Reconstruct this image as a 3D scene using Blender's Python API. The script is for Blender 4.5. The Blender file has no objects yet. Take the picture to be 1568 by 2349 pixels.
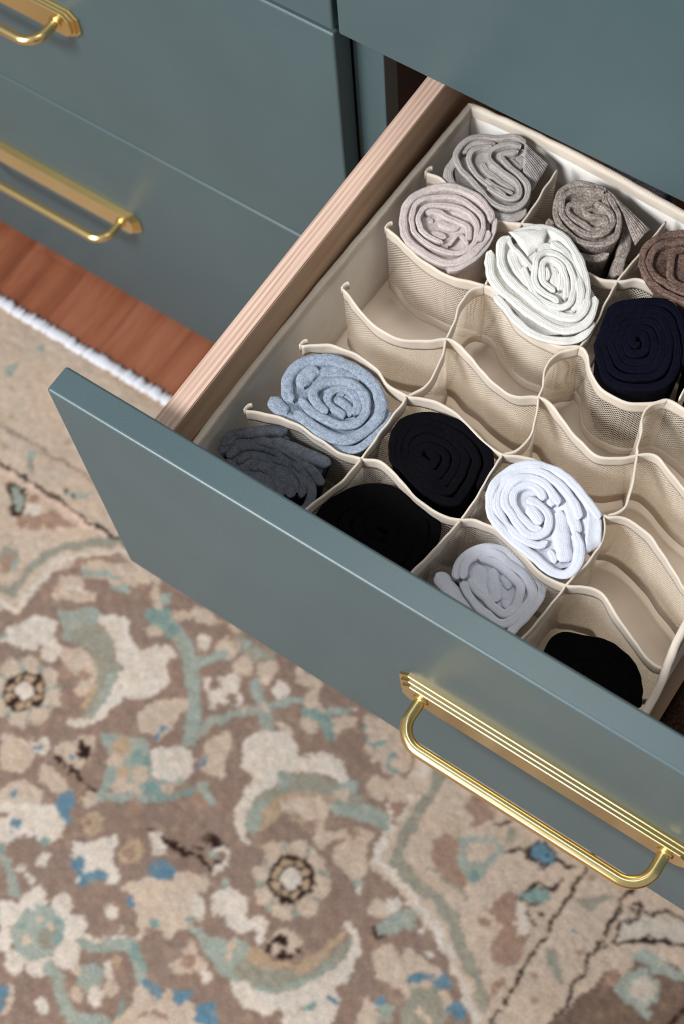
import bpy, math, random
import numpy as np
from mathutils import Vector, Matrix, noise

# ------------------------------------------------------------ camera, world, lights, exposure
SC = bpy.context.scene
COL = SC.collection
cam_d = bpy.data.cameras.new('camera')
cam = bpy.data.objects.new('camera', cam_d)
COL.objects.link(cam)
ROT = Matrix(((0.8278160, -0.4920068, 0.2695368), (0.5582887, 0.7696787, -0.3096908), (-0.0550868, 0.4068463, 0.9118342)))
cam.matrix_world = Matrix.Translation((0.4890804, -0.6321515, 0.8895664)) @ ROT.to_4x4()
cam_d.sensor_fit = 'HORIZONTAL'
cam_d.sensor_width = 24.0
cam_d.lens = 24.0 * 3417.63 / 1568
cam_d.clip_start = 0.01
cam_d.dof.use_dof = True
cam_d.dof.focus_distance = 1.08
cam_d.dof.aperture_fstop = cam_d.lens / 1000 / 0.0082
SC.camera = cam

world = bpy.data.worlds.new('room_light')
SC.world = world
world.use_nodes = True
bg = world.node_tree.nodes['Background']
bg.inputs['Color'].default_value = (0.93, 0.97, 1.0, 1)
bg.inputs['Strength'].default_value = 0.36


def area(name, loc, target, sx, sy, power, color):
    d = bpy.data.lights.new(name, 'AREA')
    d.shape = 'RECTANGLE'
    d.size = sx
    d.size_y = sy
    d.energy = power
    d.color = color
    o = bpy.data.objects.new(name, d)
    COL.objects.link(o)
    o.location = loc
    o.rotation_euler = (Vector(target) - Vector(loc)).to_track_quat('-Z', 'Y').to_euler()
    return o


# daylight from a tall window in front of the dresser, an added broad fill light from the front, the ceiling light above
area('window_light', (-0.65, -2.00, 1.90), (0.2, -0.25, -0.1), 0.8, 0.6, 108, (0.97, 0.985, 1.0))
area('front_fill_light', (-0.5, -3.6, 0.95), (0.1, 0, -0.2), 1.8, 1.2, 50, (1.0, 0.985, 0.96))
area('ceiling_light', (0.20, 0.13, 1.88), (0.20, 0.0, 0), 0.62, 0.36, 8, (1.0, 0.97, 0.93))

SC.view_settings.view_transform = 'Standard'
SC.view_settings.look = 'None'
SC.view_settings.gamma = 1
SC.view_settings.use_curve_mapping = False
SC.view_settings.exposure = 0.22
SC.cycles.transparent_max_bounces = 24
SC.cycles.diffuse_bounces = 12
SC.cycles.max_bounces = 16

rnd = random.Random(7)
nprng = np.random.RandomState(11)
# measured layout (metres): fronts at y=0, the open drawer pulled out by D, floor below
D = 0.36174
GAP = 0.0043
H = 0.31421
T = 0.0225
ZLOW = -0.6726
ZRUG = -0.684
ZFLOOR = -0.690
W = 0.824
ZO = -0.072      # organizer rim
ZB = -0.168      # organizer base
RUG = [
('P','b',0,[(-276,-479),(-238,-408),(-219,-406),(-216,-387),(-215,-361),(-212,-337),(-194,-309),(-169,-284),(-126,-282),(-27,-256),(111,-247),(212,-253),(243,-274),(261,-319),(266,-360),(272,-401),(276,-420),(306,-422),(338,-430),(373,-443),(405,-460),(430,-479),(457,-501),(524,-562),(6,-911),(-329,-532)]),
('L','p',2.0,[(-350,-272),(-286,-271),(-222,-273),(-171,-270)]),
('L','g',5.8,[(-151,-249),(-180,-274),(-200,-290),(-219,-306),(-235,-325),(-238,-344),(-239,-367),(-237,-386),(-251,-388),(-281,-388)]),
('L','w',2.7,[(-154,-270),(-184,-294),(-207,-314),(-220,-329),(-221,-352),(-220,-381),(-222,-400),(-239,-402),(-271,-400)]),
('L','w',4.1,[(256,-259),(267,-298),(270,-346),(273,-389),(278,-410),(300,-412),(326,-416),(359,-429),(392,-448),(419,-466),(444,-485),(476,-508)]),
('L','g',6.6,[(278,-280),(288,-318),(287,-355),(288,-379),(295,-400),(322,-405),(351,-408),(376,-418),(404,-438),(423,-451),(446,-469),(482,-494)]),
('L','g',2.4,[(324,-388),(355,-389),(377,-390)]),
('L','n',2.0,[(-431,-226),(-388,-225),(-367,-224),(-336,-222),(-309,-224),(-286,-223),(-259,-223),(-79,-220)]),
('L','d',2.1,[(-400,-264),(-357,-263),(-324,-264),(-291,-265),(-251,-267),(-226,-268),(-178,-266),(-48,-263)]),
('P','d',0,[(-331,-279),(-323,-276),(-309,-274),(-296,-289),(-288,-301),(-300,-310),(-314,-296)]),
('P','t',0,[(-320,-281),(-312,-278),(-293,-300),(-300,-304),(-312,-293)]),
('P','m',0,[(-301,-280),(-287,-275),(-284,-282),(-294,-288)]),
('P','m',0,[(-292,-308),(-262,-280),(-245,-278),(-227,-277),(-233,-286),(-247,-294),(-244,-298),(-251,-302),(-261,-297),(-259,-308),(-272,-312),(-281,-309),(-277,-322)]),
('C','w',7.0,[(-284,-291)]),
('C','n',4.6,[(-263,-281)]),
('P','g',0,[(-286,-350),(-266,-346),(-258,-353),(-258,-368),(-266,-374)]),
('P','t',0,[(-263,-362),(-261,-347),(-252,-366)]),
('P','m',0,[(-277,-361),(-270,-348),(-261,-365),(-266,-374)]),
('L','g',3.9,[(-331,-236),(-318,-252)]),
('C','t',3.4,[(-288,-245),(-256,-251)]),
('L','t',3.1,[(-262,-256),(-250,-248),(-239,-237)]),
('C','d',3.1,[(-251,-253),(-265,-254)]),
('L','q',1.2,[(-381,-208),(-361,-200)]),
('C','q',4.0,[(-363,-200),(-304,-200),(-386,-210),(-363,-242)]),
('L','m',3.5,[(-202,-315),(-180,-301),(-164,-284)]),
('L','m',3.1,[(-207,-334),(-197,-316)]),
('L','m',3.9,[(-203,-342),(-200,-353),(-202,-368)]),
('P','l',0,[(-194,-314),(-149,-287),(-98,-281),(-114,-291),(-134,-308),(-150,-312),(-175,-320)]),
('L','t',3.1,[(-184,-319),(-164,-311),(-145,-303)]),
('P','t',0,[(-149,-314),(-134,-308),(-122,-307),(-139,-319)]),
('P','l',0,[(-201,-339),(-187,-326),(-173,-335),(-155,-338),(-159,-348),(-180,-358),(-194,-363)]),
('C','w',9.3,[(-178,-344)]),
('C','t',7.7,[(-85,-295)]),
('L','l',4.6,[(-104,-294),(-83,-309)]),
('P','w',0,[(-212,-417),(-198,-394),(-186,-386),(-174,-386),(-165,-398),(-156,-404),(-146,-413),(-149,-425),(-161,-425),(-170,-416),(-176,-427),(-188,-431),(-205,-434),(-210,-441),(-218,-432)]),
('C','t',3.9,[(-213,-432)]),
('P','l',0,[(-194,-363),(-190,-352),(-176,-342),(-158,-336),(-154,-344),(-167,-354),(-180,-358)]),
('P','t',0,[(-194,-369),(-174,-372),(-163,-359),(-143,-348),(-132,-351),(-134,-364),(-146,-380),(-145,-397),(-154,-395),(-165,-384),(-177,-376)]),
('P','w',0,[(-136,-360),(-125,-345),(-103,-342),(-93,-353),(-74,-359),(-66,-355),(-56,-345),(-44,-340),(-35,-344),(-42,-352),(-32,-364),(-21,-373),(-24,-387),(-32,-403),(-42,-412),(-54,-417),(-57,-433),(-60,-450),(-68,-464),(-84,-474),(-92,-472),(-82,-462),(-70,-452),(-69,-438),(-72,-414),(-77,-394),(-98,-372),(-117,-361)]),
('P','g',0,[(-152,-388),(-146,-376),(-132,-365),(-116,-362),(-100,-370),(-90,-383),(-76,-391),(-75,-404),(-70,-418),(-70,-437),(-70,-452),(-79,-458),(-82,-451),(-86,-431),(-92,-413),(-106,-398),(-126,-390),(-138,-395)]),
('L','t',3.9,[(-80,-404),(-72,-429),(-73,-450)]),
('L','q',3.1,[(-90,-421),(-85,-447)]),
('P','l',0,[(-152,-411),(-142,-401),(-127,-394),(-110,-396),(-99,-404),(-92,-423),(-94,-441),(-103,-440),(-110,-426),(-130,-421),(-143,-417)]),
('C','m',7.7,[(-108,-418),(-127,-427)]),
('L','t',7.4,[(-76,-313),(-57,-320),(-34,-327),(-13,-345),(4,-360),(18,-380),(30,-400),(38,-414)]),
('C','T',11.6,[(-85,-319),(-76,-317)]),
('C','T',7.0,[(-55,-323)]),
('L','t',3.9,[(-10,-343),(-1,-327),(10,-316)]),
('C','w',8.5,[(-17,-312)]),
('L','w',3.1,[(-56,-349),(-48,-342),(-38,-343)]),
('P','l',0,[(-82,-333),(-74,-326),(-60,-332),(-73,-340)]),
('P','l',0,[(-67,-303),(-47,-290),(-45,-299),(-60,-313)]),
('P','l',0,[(-27,-419),(-22,-400),(4,-378),(13,-385),(9,-395),(11,-413),(9,-429),(-3,-433),(-16,-434)]),
('L','u',2.6,[(5,-416),(2,-422),(3,-431)]),
('P','l',0,[(-141,-526),(-130,-516),(-112,-513),(-100,-518),(-93,-531),(-98,-543),(-110,-549),(-123,-548)]),
('C','w',9.0,[(-97,-509)]),
('P','u',0,[(-105,-512),(-98,-506),(-94,-509),(-100,-515)]),
('P','l',0,[(-86,-496),(-72,-484),(-60,-470),(-50,-475),(-42,-490),(-47,-511),(-57,-513),(-74,-511)]),
('C','u',4.3,[(-62,-498)]),
('P','d',0,[(-68,-482),(-51,-481),(-45,-488),(-45,-494),(-54,-494)]),
('L','d',2.3,[(-74,-509),(-64,-511),(-55,-511)]),
('L','d',2.3,[(-53,-516),(-46,-511),(-36,-515),(-25,-514),(-11,-517)]),
('P','t',0,[(-52,-460),(-25,-449),(-5,-440),(4,-447),(16,-456),(30,-470),(57,-450),(53,-464),(30,-485),(12,-486),(-4,-507),(-13,-515),(-21,-489),(-30,-473)]),
('C','q',10.1,[(-22,-460)]),
('C','l',9.3,[(-19,-475),(13,-474),(18,-491),(2,-496)]),
('C','q',6.2,[(-3,-483)]),
('C','T',7.7,[(-4,-462),(11,-457),(32,-480)]),
('P','w',0,[(7,-443),(19,-432),(37,-423),(52,-430),(60,-444),(48,-458),(31,-468),(16,-458)]),
('P','l',0,[(59,-415),(64,-391),(90,-426),(73,-433),(59,-428)]),
('L','u',2.6,[(63,-420),(62,-431)]),
('P','l',0,[(-103,-565),(-93,-549),(-77,-544),(-64,-550),(-52,-564),(-96,-593),(-104,-571)]),
('C','u',4.6,[(-92,-566)]),
('P','l',0,[(-84,-525),(-72,-519),(-50,-526),(-31,-532),(-43,-540),(-71,-540)]),
('P','u',0,[(-46,-538),(-34,-530),(-22,-540),(-38,-551)]),
('L','T',3.9,[(40,-485),(59,-473),(71,-456)]),
('L','t',4.6,[(-10,-518),(16,-503),(40,-485)]),
('C','l',7.7,[(-16,-526),(48,-471)]),
('C','m',9.3,[(28,-504),(84,-462)]),
('C','w',4.6,[(88,-454)]),
('P','l',0,[(-51,-283),(-12,-282),(13,-281),(6,-288),(-15,-283),(-24,-295),(-41,-296)]),
('C','w',8.5,[(-17,-313)]),
('C','l',11.6,[(9,-305),(35,-313)]),
('C','l',12.1,[(62,-302)]),
('C','w',9.3,[(88,-312)]),
('C','p',4.6,[(68,-309)]),
('P','g',0,[(8,-288),(28,-283),(58,-283),(62,-288),(45,-300),(26,-300)]),
('C','t',5.4,[(25,-291),(40,-291)]),
('L','t',4.6,[(-11,-337),(-3,-326),(8,-315)]),
('P','w',0,[(9,-348),(23,-336),(35,-324),(48,-336),(61,-348),(40,-360),(34,-372),(21,-357)]),
('C','b',6.5,[(23,-346)]),
('C','b',6.5,[(46,-348)]),
('L','t',6.6,[(60,-321),(71,-332),(84,-341),(98,-356)]),
('L','t',4.6,[(81,-345),(63,-360),(46,-380),(40,-399),(42,-414)]),
('L','t',3.9,[(83,-338),(95,-326),(115,-311)]),
('C','l',4.3,[(84,-337),(63,-354)]),
('P','l',0,[(87,-282),(121,-282),(122,-292),(131,-302),(145,-301),(134,-312),(118,-311),(113,-297),(100,-294)]),
('P','l',0,[(150,-292),(170,-284),(163,-295)]),
('P','T',0,[(119,-322),(131,-310),(146,-306),(162,-314),(167,-326),(157,-329),(140,-321)]),
('L','t',4.6,[(145,-303),(161,-292)]),
('P','l',0,[(125,-325),(138,-320),(150,-333),(139,-338)]),
('P','l',0,[(153,-307),(176,-292),(174,-303),(169,-317),(168,-325)]),
('P','l',0,[(102,-346),(111,-338),(126,-343),(130,-348),(117,-351)]),
('P','w',0,[(88,-372),(103,-358),(118,-352),(132,-352),(145,-360),(156,-360),(161,-346),(178,-344),(194,-344),(203,-355),(202,-361),(177,-365),(151,-380),(142,-392),(142,-404),(136,-419),(141,-437),(126,-447),(118,-431),(120,-415),(115,-407),(104,-407),(92,-393)]),
('L','w',2.6,[(150,-354),(160,-352)]),
('P','g',0,[(142,-436),(136,-419),(146,-401),(143,-389),(171,-369),(187,-366),(202,-364),(207,-355),(216,-352),(225,-364),(244,-370)]),
('C','t',9.3,[(212,-360),(148,-391)]),
('L','q',3.1,[(153,-419),(177,-390),(205,-379)]),
('P','l',0,[(166,-421),(168,-404),(185,-389),(201,-386),(219,-386)]),
('C','l',7.0,[(210,-372)]),
('P','l',0,[(57,-398),(60,-381),(77,-387),(83,-403),(87,-419),(85,-432),(70,-426),(55,-412)]),
('P','t',0,[(70,-448),(78,-442),(105,-454),(95,-460)]),
('P','l',0,[(180,-284),(222,-280),(236,-294),(251,-300),(255,-314),(240,-324),(225,-321),(208,-312),(189,-296)]),
('L','T',2.3,[(188,-297),(198,-309),(208,-314),(214,-301)]),
('L','T',2.0,[(208,-316),(219,-319)]),
('C','u',4.0,[(233,-310)]),
('L','t',2.7,[(237,-320),(246,-316)]),
('C','l',10.5,[(235,-343)]),
('C','l',11.1,[(256,-337)]),
('P','w',0,[(-106,-593),(-40,-546),(-25,-558),(-18,-565),(-16,-577),(-25,-588),(-39,-588),(-55,-600),(-61,-610),(-78,-617),(-91,-601),(-77,-590),(-85,-587)]),
('C','u',5.9,[(-66,-592)]),
('C','T',5.6,[(-30,-586)]),
('P','u',0,[(-41,-548),(-29,-541),(-21,-557),(-28,-560)]),
('P','w',0,[(0,-573),(17,-558),(26,-540),(36,-542),(39,-555),(52,-567),(65,-572),(54,-587),(46,-581),(29,-593),(20,-581),(5,-582)]),
('P','u',0,[(10,-588),(9,-580),(18,-577),(25,-588),(33,-586),(37,-579),(46,-576),(51,-583),(43,-592),(39,-601),(26,-603),(22,-594)]),
('C','w',3.4,[(28,-598)]),
('C','q',11.6,[(3,-544)]),
('C','b',4.6,[(-1,-545)]),
('C','q',13.2,[(56,-546)]),
('C','m',7.4,[(57,-547)]),
('P','u',0,[(84,-553),(83,-540),(93,-531),(110,-536),(104,-543),(104,-550),(91,-555)]),
('P','w',0,[(58,-519),(67,-513),(81,-520),(86,-529),(79,-537),(69,-528)]),
('P','l',0,[(74,-580),(75,-569),(86,-558),(104,-546),(119,-530),(141,-522),(148,-531),(142,-542),(156,-550),(159,-563),(151,-577),(143,-590),(131,-594),(119,-602),(119,-615),(108,-605),(102,-592),(88,-585)]),
('P','u',0,[(85,-588),(86,-583),(96,-584),(95,-588)]),
('C','T',5.3,[(122,-593)]),
('C','T',3.9,[(150,-567)]),
('C','w',8.0,[(77,-607)]),
('C','w',7.1,[(-18,-604)]),
('C','w',3.4,[(-12,-628),(-20,-625),(97,-614),(-30,-623)]),
('L','t',5.1,[(-68,-618),(-52,-623),(-37,-633),(-21,-646)]),
('C','T',5.4,[(-62,-619)]),
('C','w',14.2,[(1,-644),(53,-643),(65,-667),(-13,-668)]),
('C','w',12.4,[(29,-631),(48,-690),(24,-700),(0,-690)]),
('C','t',27.9,[(25,-666)]),
('C','g',10.8,[(38,-665)]),
('C','l',5.3,[(34,-654),(19,-678),(19,-652)]),
('C','T',4.6,[(36,-643),(47,-656),(6,-671)]),
('L','t',6.2,[(71,-649),(90,-639),(107,-624),(117,-621),(130,-629),(144,-643)]),
('L','w',1.5,[(68,-643),(87,-632),(104,-618),(116,-612)]),
('L','T',3.1,[(118,-620),(132,-629),(140,-635)]),
('L','t',5.9,[(56,-686),(74,-693),(90,-703),(106,-714),(121,-706),(140,-693)]),
('C','t',13.6,[(99,-671)]),
('P','w',0,[(101,-652),(110,-649),(120,-656),(112,-662)]),
('C','w',8.5,[(114,-683)]),
('C','l',9.3,[(122,-668)]),
('C','l',5.3,[(97,-692),(82,-674)]),
('P','u',0,[(16,-731),(27,-726),(36,-728),(38,-738),(46,-742),(44,-751),(36,-755)]),
('P','l',0,[(30,-723),(37,-720),(50,-738),(50,-747),(44,-747),(42,-735)]),
('C','w',7.7,[(73,-719)]),
('P','l',0,[(142,-654),(153,-645),(166,-653),(173,-632),(188,-638),(202,-629),(214,-637),(223,-653),(154,-700),(149,-670)]),
('P','u',0,[(143,-645),(157,-638),(169,-640),(170,-651),(160,-650)]),
('P','u',0,[(175,-634),(194,-619),(198,-625),(192,-642)]),
('P','u',0,[(210,-631),(223,-620),(236,-638),(217,-645)]),
('L','m',2.0,[(164,-670),(173,-661),(188,-658)]),
('L','T',2.3,[(142,-672),(147,-682)]),
('C','d',2.2,[(205,-627)]),
('P','l',0,[(162,-592),(168,-583),(182,-590),(198,-599),(199,-606),(187,-604),(174,-616),(158,-616),(164,-605)]),
('C','m',8.5,[(172,-601)]),
('C','w',5.3,[(196,-602)]),
('C','q',6.2,[(113,-642)]),
('P','t',0,[(151,-577),(164,-570),(178,-572),(201,-580),(202,-589),(180,-581),(166,-580)]),
('P','d',0,[(109,-493),(113,-483),(122,-481),(137,-481),(134,-486),(117,-494)]),
('L','d',2.5,[(73,-517),(86,-514),(98,-514),(112,-512)]),
('C','d',3.1,[(58,-516)]),
('L','d',2.2,[(110,-503),(117,-503)]),
('L','d',2.5,[(120,-511),(129,-510),(138,-510)]),
('C','t',5.3,[(128,-496)]),
('L','w',2.6,[(128,-491),(139,-487),(144,-496),(145,-508),(142,-513)]),
('C','d',3.4,[(140,-502)]),
('P','w',0,[(119,-443),(133,-434),(138,-451),(146,-461),(159,-468),(162,-472),(150,-471),(138,-465)]),
('P','t',0,[(134,-434),(152,-422),(154,-436),(154,-451),(152,-459),(144,-459),(139,-450)]),
('P','q',0,[(149,-424),(162,-416),(165,-426),(160,-445),(155,-450)]),
('P','l',0,[(159,-417),(194,-394),(209,-404),(213,-414),(220,-411),(232,-403),(246,-403),(244,-388),(261,-388),(264,-403),(273,-418),(276,-432),(265,-439),(251,-436),(243,-434),(236,-422),(236,-412),(223,-423),(223,-432),(211,-429),(207,-419),(194,-416),(182,-414)]),
('L','q',3.1,[(176,-418),(192,-422)]),
('P','m',0,[(196,-411),(207,-418),(202,-426),(192,-418)]),
('P','t',0,[(209,-384),(236,-367),(267,-366),(270,-375),(249,-378),(216,-394)]),
('C','t',7.4,[(275,-441)]),
('C','w',4.3,[(280,-446)]),
('L','w',2.8,[(255,-352),(264,-361)]),
('P','w',0,[(159,-541),(156,-528),(166,-519),(185,-515),(192,-522),(194,-532),(206,-535),(204,-525),(216,-522),(222,-533),(229,-542),(226,-548),(214,-541),(203,-547),(192,-550),(176,-545),(166,-548)]),
('C','t',4.6,[(159,-516)]),
('P','l',0,[(127,-530),(143,-522),(147,-532),(135,-540)]),
('P','w',0,[(138,-545),(150,-544),(157,-556),(154,-566)]),
('P','g',0,[(178,-579),(191,-564),(208,-552),(218,-552),(229,-562),(251,-558),(268,-549),(283,-532),(294,-510),(294,-495),(301,-490),(307,-503),(303,-524),(291,-544),(273,-570),(253,-582),(226,-587),(208,-592),(190,-588)]),
('P','t',0,[(160,-574),(185,-568),(211,-552),(221,-560),(215,-584),(210,-594),(190,-588),(175,-581)]),
('L','t',3.1,[(209,-588),(232,-588),(256,-581),(271,-567),(290,-542),(300,-519)]),
('C','l',5.3,[(203,-564),(206,-577)]),
('P','q',0,[(217,-558),(226,-550),(252,-550),(267,-541),(282,-518),(283,-499),(290,-488),(293,-499),(285,-535),(261,-552),(233,-565)]),
('P','w',0,[(219,-592),(230,-586),(254,-583),(273,-571),(291,-544),(304,-524),(307,-505),(302,-490),(283,-486),(285,-479),(294,-479),(315,-493),(319,-510),(320,-526),(313,-538),(325,-546),(328,-561),(327,-584),(297,-604),(282,-588),(267,-601),(244,-604),(227,-601)]),
('P','T',0,[(297,-575),(303,-563),(310,-568),(302,-575)]),
('P','u',0,[(310,-552),(315,-547),(325,-551),(318,-555)]),
('C','l',14.7,[(246,-532)]),
('P','d',0,[(233,-546),(235,-538),(238,-529),(244,-524),(250,-526),(249,-533),(241,-537),(239,-542),(242,-545),(239,-548)]),
('P','d',0,[(246,-546),(248,-539),(258,-536),(261,-540),(254,-547)]),
('P','d',0,[(256,-528),(258,-526),(266,-527),(264,-532),(258,-531)]),
('P','l',0,[(296,-451),(298,-442),(309,-440),(325,-438),(320,-449),(307,-463)]),
('C','w',6.2,[(318,-441)]),
('P','t',0,[(313,-464),(322,-449),(339,-428),(347,-440),(332,-464),(321,-468)]),
('L','d',2.2,[(312,-469),(321,-471),(330,-469)]),
('P','l',0,[(328,-489),(338,-474),(350,-478),(355,-465),(367,-467),(388,-489),(391,-503),(372,-506),(347,-505)]),
('C','u',5.9,[(373,-491)]),
('P','l',0,[(346,-536),(355,-527),(373,-553),(354,-566)]),
('P','u',0,[(352,-523),(359,-518),(363,-525),(357,-528)]),
('L','t',3.9,[(363,-528),(371,-524),(369,-537)]),
('P','u',0,[(23,-732),(29,-728),(36,-736),(30,-740)]),
('P','l',0,[(328,-491),(339,-474),(350,-478),(353,-466),(368,-466),(389,-467),(406,-466),(404,-484),(419,-491),(392,-486),(373,-505),(345,-506)]),
('P','u',0,[(367,-491),(385,-474),(389,-478),(375,-496)]),
('C','u',8.5,[(400,-474)]),
('P','g',0,[(376,-510),(385,-492),(403,-482),(417,-494),(425,-512),(395,-539)]),
('C','l',4.6,[(398,-510),(407,-514)]),
('P','l',0,[(404,-483),(409,-481),(426,-492),(423,-498)]),
('P','u',0,[(417,-489),(425,-480),(436,-485),(433,-498),(423,-498)]),
('C','u',5.0,[(358,-523)]),
('L','t',3.9,[(369,-524),(372,-535)]),
('C','w',3.4,[(356,-443),(377,-459),(328,-429)]),
('C','w',8.0,[(318,-440)]),
('P','l',0,[(294,-447),(308,-440),(312,-457),(304,-462)]),
('P','t',0,[(323,-449),(329,-437),(337,-432),(341,-441),(333,-460)]),
('C','l',3.1,[(342,-418)]),
('P','m',0,[(317,-354),(326,-345),(338,-347),(351,-363),(363,-365),(371,-377),(366,-386),(350,-388),(332,-382),(320,-371)]),
('P','t',0,[(336,-345),(354,-330),(370,-322),(383,-326),(382,-346),(381,-367),(373,-376),(365,-371),(354,-366),(345,-353)]),
('P','l',0,[(348,-347),(355,-336),(369,-328),(377,-336),(370,-350),(358,-358)]),
('P','l',0,[(305,-383),(310,-373),(320,-370),(327,-384),(317,-390)]),
('C','g',7.0,[(381,-311)]),
('C','T',6.2,[(371,-367)]),
('P','m',0,[(324,-311),(328,-294),(346,-296),(355,-306),(350,-317),(342,-326),(339,-316)]),
('P','m',0,[(322,-308),(326,-296),(346,-296),(356,-307),(350,-318),(340,-326),(338,-315)]),
('L','d',1.5,[(362,-309),(373,-300)]),
('L','d',1.9,[(385,-326),(395,-318),(404,-316),(410,-299)]),
('P','d',0,[(404,-316),(407,-304),(413,-298),(428,-297),(434,-305),(435,-314),(429,-322),(418,-322),(410,-323)]),
('P','u',0,[(407,-312),(413,-300),(426,-300),(432,-306),(432,-315),(426,-319),(412,-318)]),
('C','d',2.2,[(424,-308)]),
('L','d',2.0,[(435,-304),(445,-306),(452,-301)]),
('L','l',6.2,[(438,-319),(444,-319)]),
('C','d',2.5,[(450,-320)]),
('P','d',0,[(411,-361),(416,-358),(425,-360),(434,-363),(426,-364),(416,-364)]),
('P','T',0,[(420,-359),(424,-350),(434,-342),(447,-340),(445,-350),(438,-356),(430,-362)]),
('L','d',1.9,[(422,-354),(430,-342),(433,-336),(441,-339),(449,-332),(450,-326)]),
('L','d',1.7,[(442,-354),(435,-362),(438,-370),(444,-376),(447,-377)]),
('C','d',2.8,[(449,-364),(449,-388),(452,-414)]),
('P','m',0,[(404,-382),(409,-369),(420,-365),(430,-375),(442,-387),(451,-394),(454,-409),(451,-424),(442,-430),(430,-425),(422,-411),(424,-393),(409,-391)]),
('P','w',0,[(424,-369),(432,-366),(446,-381),(447,-392),(438,-390)]),
('C','m',6.2,[(405,-400)]),
('P','m',0,[(408,-359),(420,-359),(417,-377),(408,-383)]),
('L','m',3.1,[(448,-439),(448,-459)]),
('L','l',3.4,[(461,-308),(459,-336),(457,-385),(456,-429),(456,-467),(455,-507)]),
('L','d',1.9,[(465,-270),(464,-300),(463,-325),(463,-342),(462,-361),(464,-380),(462,-404),(460,-423),(463,-457)]),
('L','d',2.3,[(464,-466),(462,-482),(460,-520)]),
('L','d',2.1,[(519,-256),(515,-290),(511,-312),(514,-323),(513,-344)]),
('L','d',2.1,[(513,-351),(512,-372),(513,-389),(513,-408),(514,-430),(512,-452),(509,-494)]),
('P','g',0,[(473,-334),(480,-321),(502,-303),(502,-311),(486,-331)]),
('P','g',0,[(473,-391),(478,-386),(490,-395),(505,-409),(499,-412),(486,-405)]),
('C','u',3.4,[(487,-359)]),
('C','m',3.9,[(475,-419),(475,-303),(487,-441),(503,-374)]),
('P','z',0,[(534,-308),(545,-302),(554,-294),(578,-290),(587,-305),(569,-314),(547,-330),(527,-342),(523,-323)]),
('L','d',2.1,[(577,-287),(562,-289),(550,-292),(548,-298),(540,-301),(527,-297),(522,-301)]),
('L','d',1.9,[(524,-309),(532,-303),(534,-311),(528,-320),(522,-324),(523,-335),(524,-345)]),
('L','d',2.3,[(529,-345),(538,-337),(552,-326),(566,-316),(573,-316),(587,-306)]),
('C','d',3.1,[(522,-353)]),
('P','B',0,[(531,-377),(544,-367),(551,-374),(551,-346),(565,-338),(602,-333),(631,-386),(517,-462),(518,-428),(523,-405),(531,-391)]),
('P','t',0,[(548,-348),(556,-334),(568,-335),(590,-334),(601,-331),(605,-338),(583,-346),(558,-350)]),
('C','t',19.4,[(568,-371)]),
('C','z',12.3,[(571,-372)]),
('L','t',4.5,[(549,-380),(570,-387),(587,-389)]),
('L','d',3.2,[(612,-386),(617,-360)]),
('C','m',7.8,[(542,-377)]),
('P','l',0,[(187,-289),(214,-284),(233,-294),(247,-292),(248,-321),(236,-325),(222,-320),(208,-321)]),
('L','T',2.2,[(205,-310),(215,-300)]),
('L','T',2.6,[(229,-306),(234,-317),(245,-319)]),
('C','l',10.8,[(237,-346),(267,-321)]),
('C','l',12.1,[(255,-334)]),
('L','t',5.4,[(247,-373),(264,-370)]),
('L','m',3.1,[(271,-338),(265,-352),(273,-365)]),
('L','w',2.3,[(273,-333),(272,-348)]),
('C','t',6.8,[(-423,-158),(-412,-115),(-331,-237)]),
('L','q',2.2,[(-467,-94),(-358,-92),(-229,-103)]),
('C','t',38.7,[(214,-475)]),
('C','l',11.1,[(243,-465)]),
('C','g',4.0,[(246,-476)]),
('C','l',11.1,[(242,-488)]),
('C','g',4.0,[(236,-498)]),
('C','l',11.1,[(224,-504)]),
('C','g',4.0,[(212,-507)]),
('C','l',11.1,[(200,-503)]),
('C','g',4.0,[(189,-497)]),
('C','l',11.1,[(184,-486)]),
('C','g',4.0,[(180,-474)]),
('C','l',11.1,[(185,-462)]),
('C','g',4.0,[(191,-451)]),
('C','l',11.1,[(203,-446)]),
('C','g',4.0,[(215,-443)]),
('C','l',11.1,[(227,-447)]),
('C','g',4.0,[(238,-453)]),
('C','d',25.5,[(214,-475)]),
('C','q',5.1,[(230,-473)]),
('C','q',5.1,[(227,-484)]),
('C','q',5.1,[(216,-491)]),
('C','q',5.1,[(204,-488)]),
('C','q',5.1,[(197,-477)]),
('C','q',5.1,[(200,-466)]),
('C','q',5.1,[(211,-459)]),
('C','q',5.1,[(223,-462)]),
('P','w',0,[(223,-471),(217,-484),(204,-479),(210,-466)]),
('C','t',36.8,[(-152,-470)]),
('C','l',10.6,[(-121,-460)]),
('C','g',3.8,[(-117,-472)]),
('C','l',10.6,[(-121,-484)]),
('C','g',3.8,[(-127,-494)]),
('C','l',10.6,[(-138,-499)]),
('C','g',3.8,[(-151,-503)]),
('C','l',10.6,[(-164,-498)]),
('C','g',3.8,[(-177,-492)]),
('C','l',10.6,[(-183,-481)]),
('C','g',3.8,[(-188,-469)]),
('C','l',10.6,[(-184,-457)]),
('C','g',3.8,[(-178,-446)]),
('C','l',10.6,[(-166,-441)]),
('C','g',3.8,[(-153,-438)]),
('C','l',10.6,[(-139,-442)]),
('C','g',3.8,[(-127,-448)]),
('C','d',24.3,[(-152,-470)]),
('C','q',4.9,[(-135,-468)]),
('C','q',4.9,[(-137,-480)]),
('C','q',4.9,[(-148,-486)]),
('C','q',4.9,[(-162,-483)]),
('C','q',4.9,[(-169,-473)]),
('C','q',4.9,[(-167,-461)]),
('C','q',4.9,[(-156,-454)]),
('C','q',4.9,[(-142,-457)]),
('P','w',0,[(-142,-467),(-147,-480),(-162,-474),(-157,-461)]),
]
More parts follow.
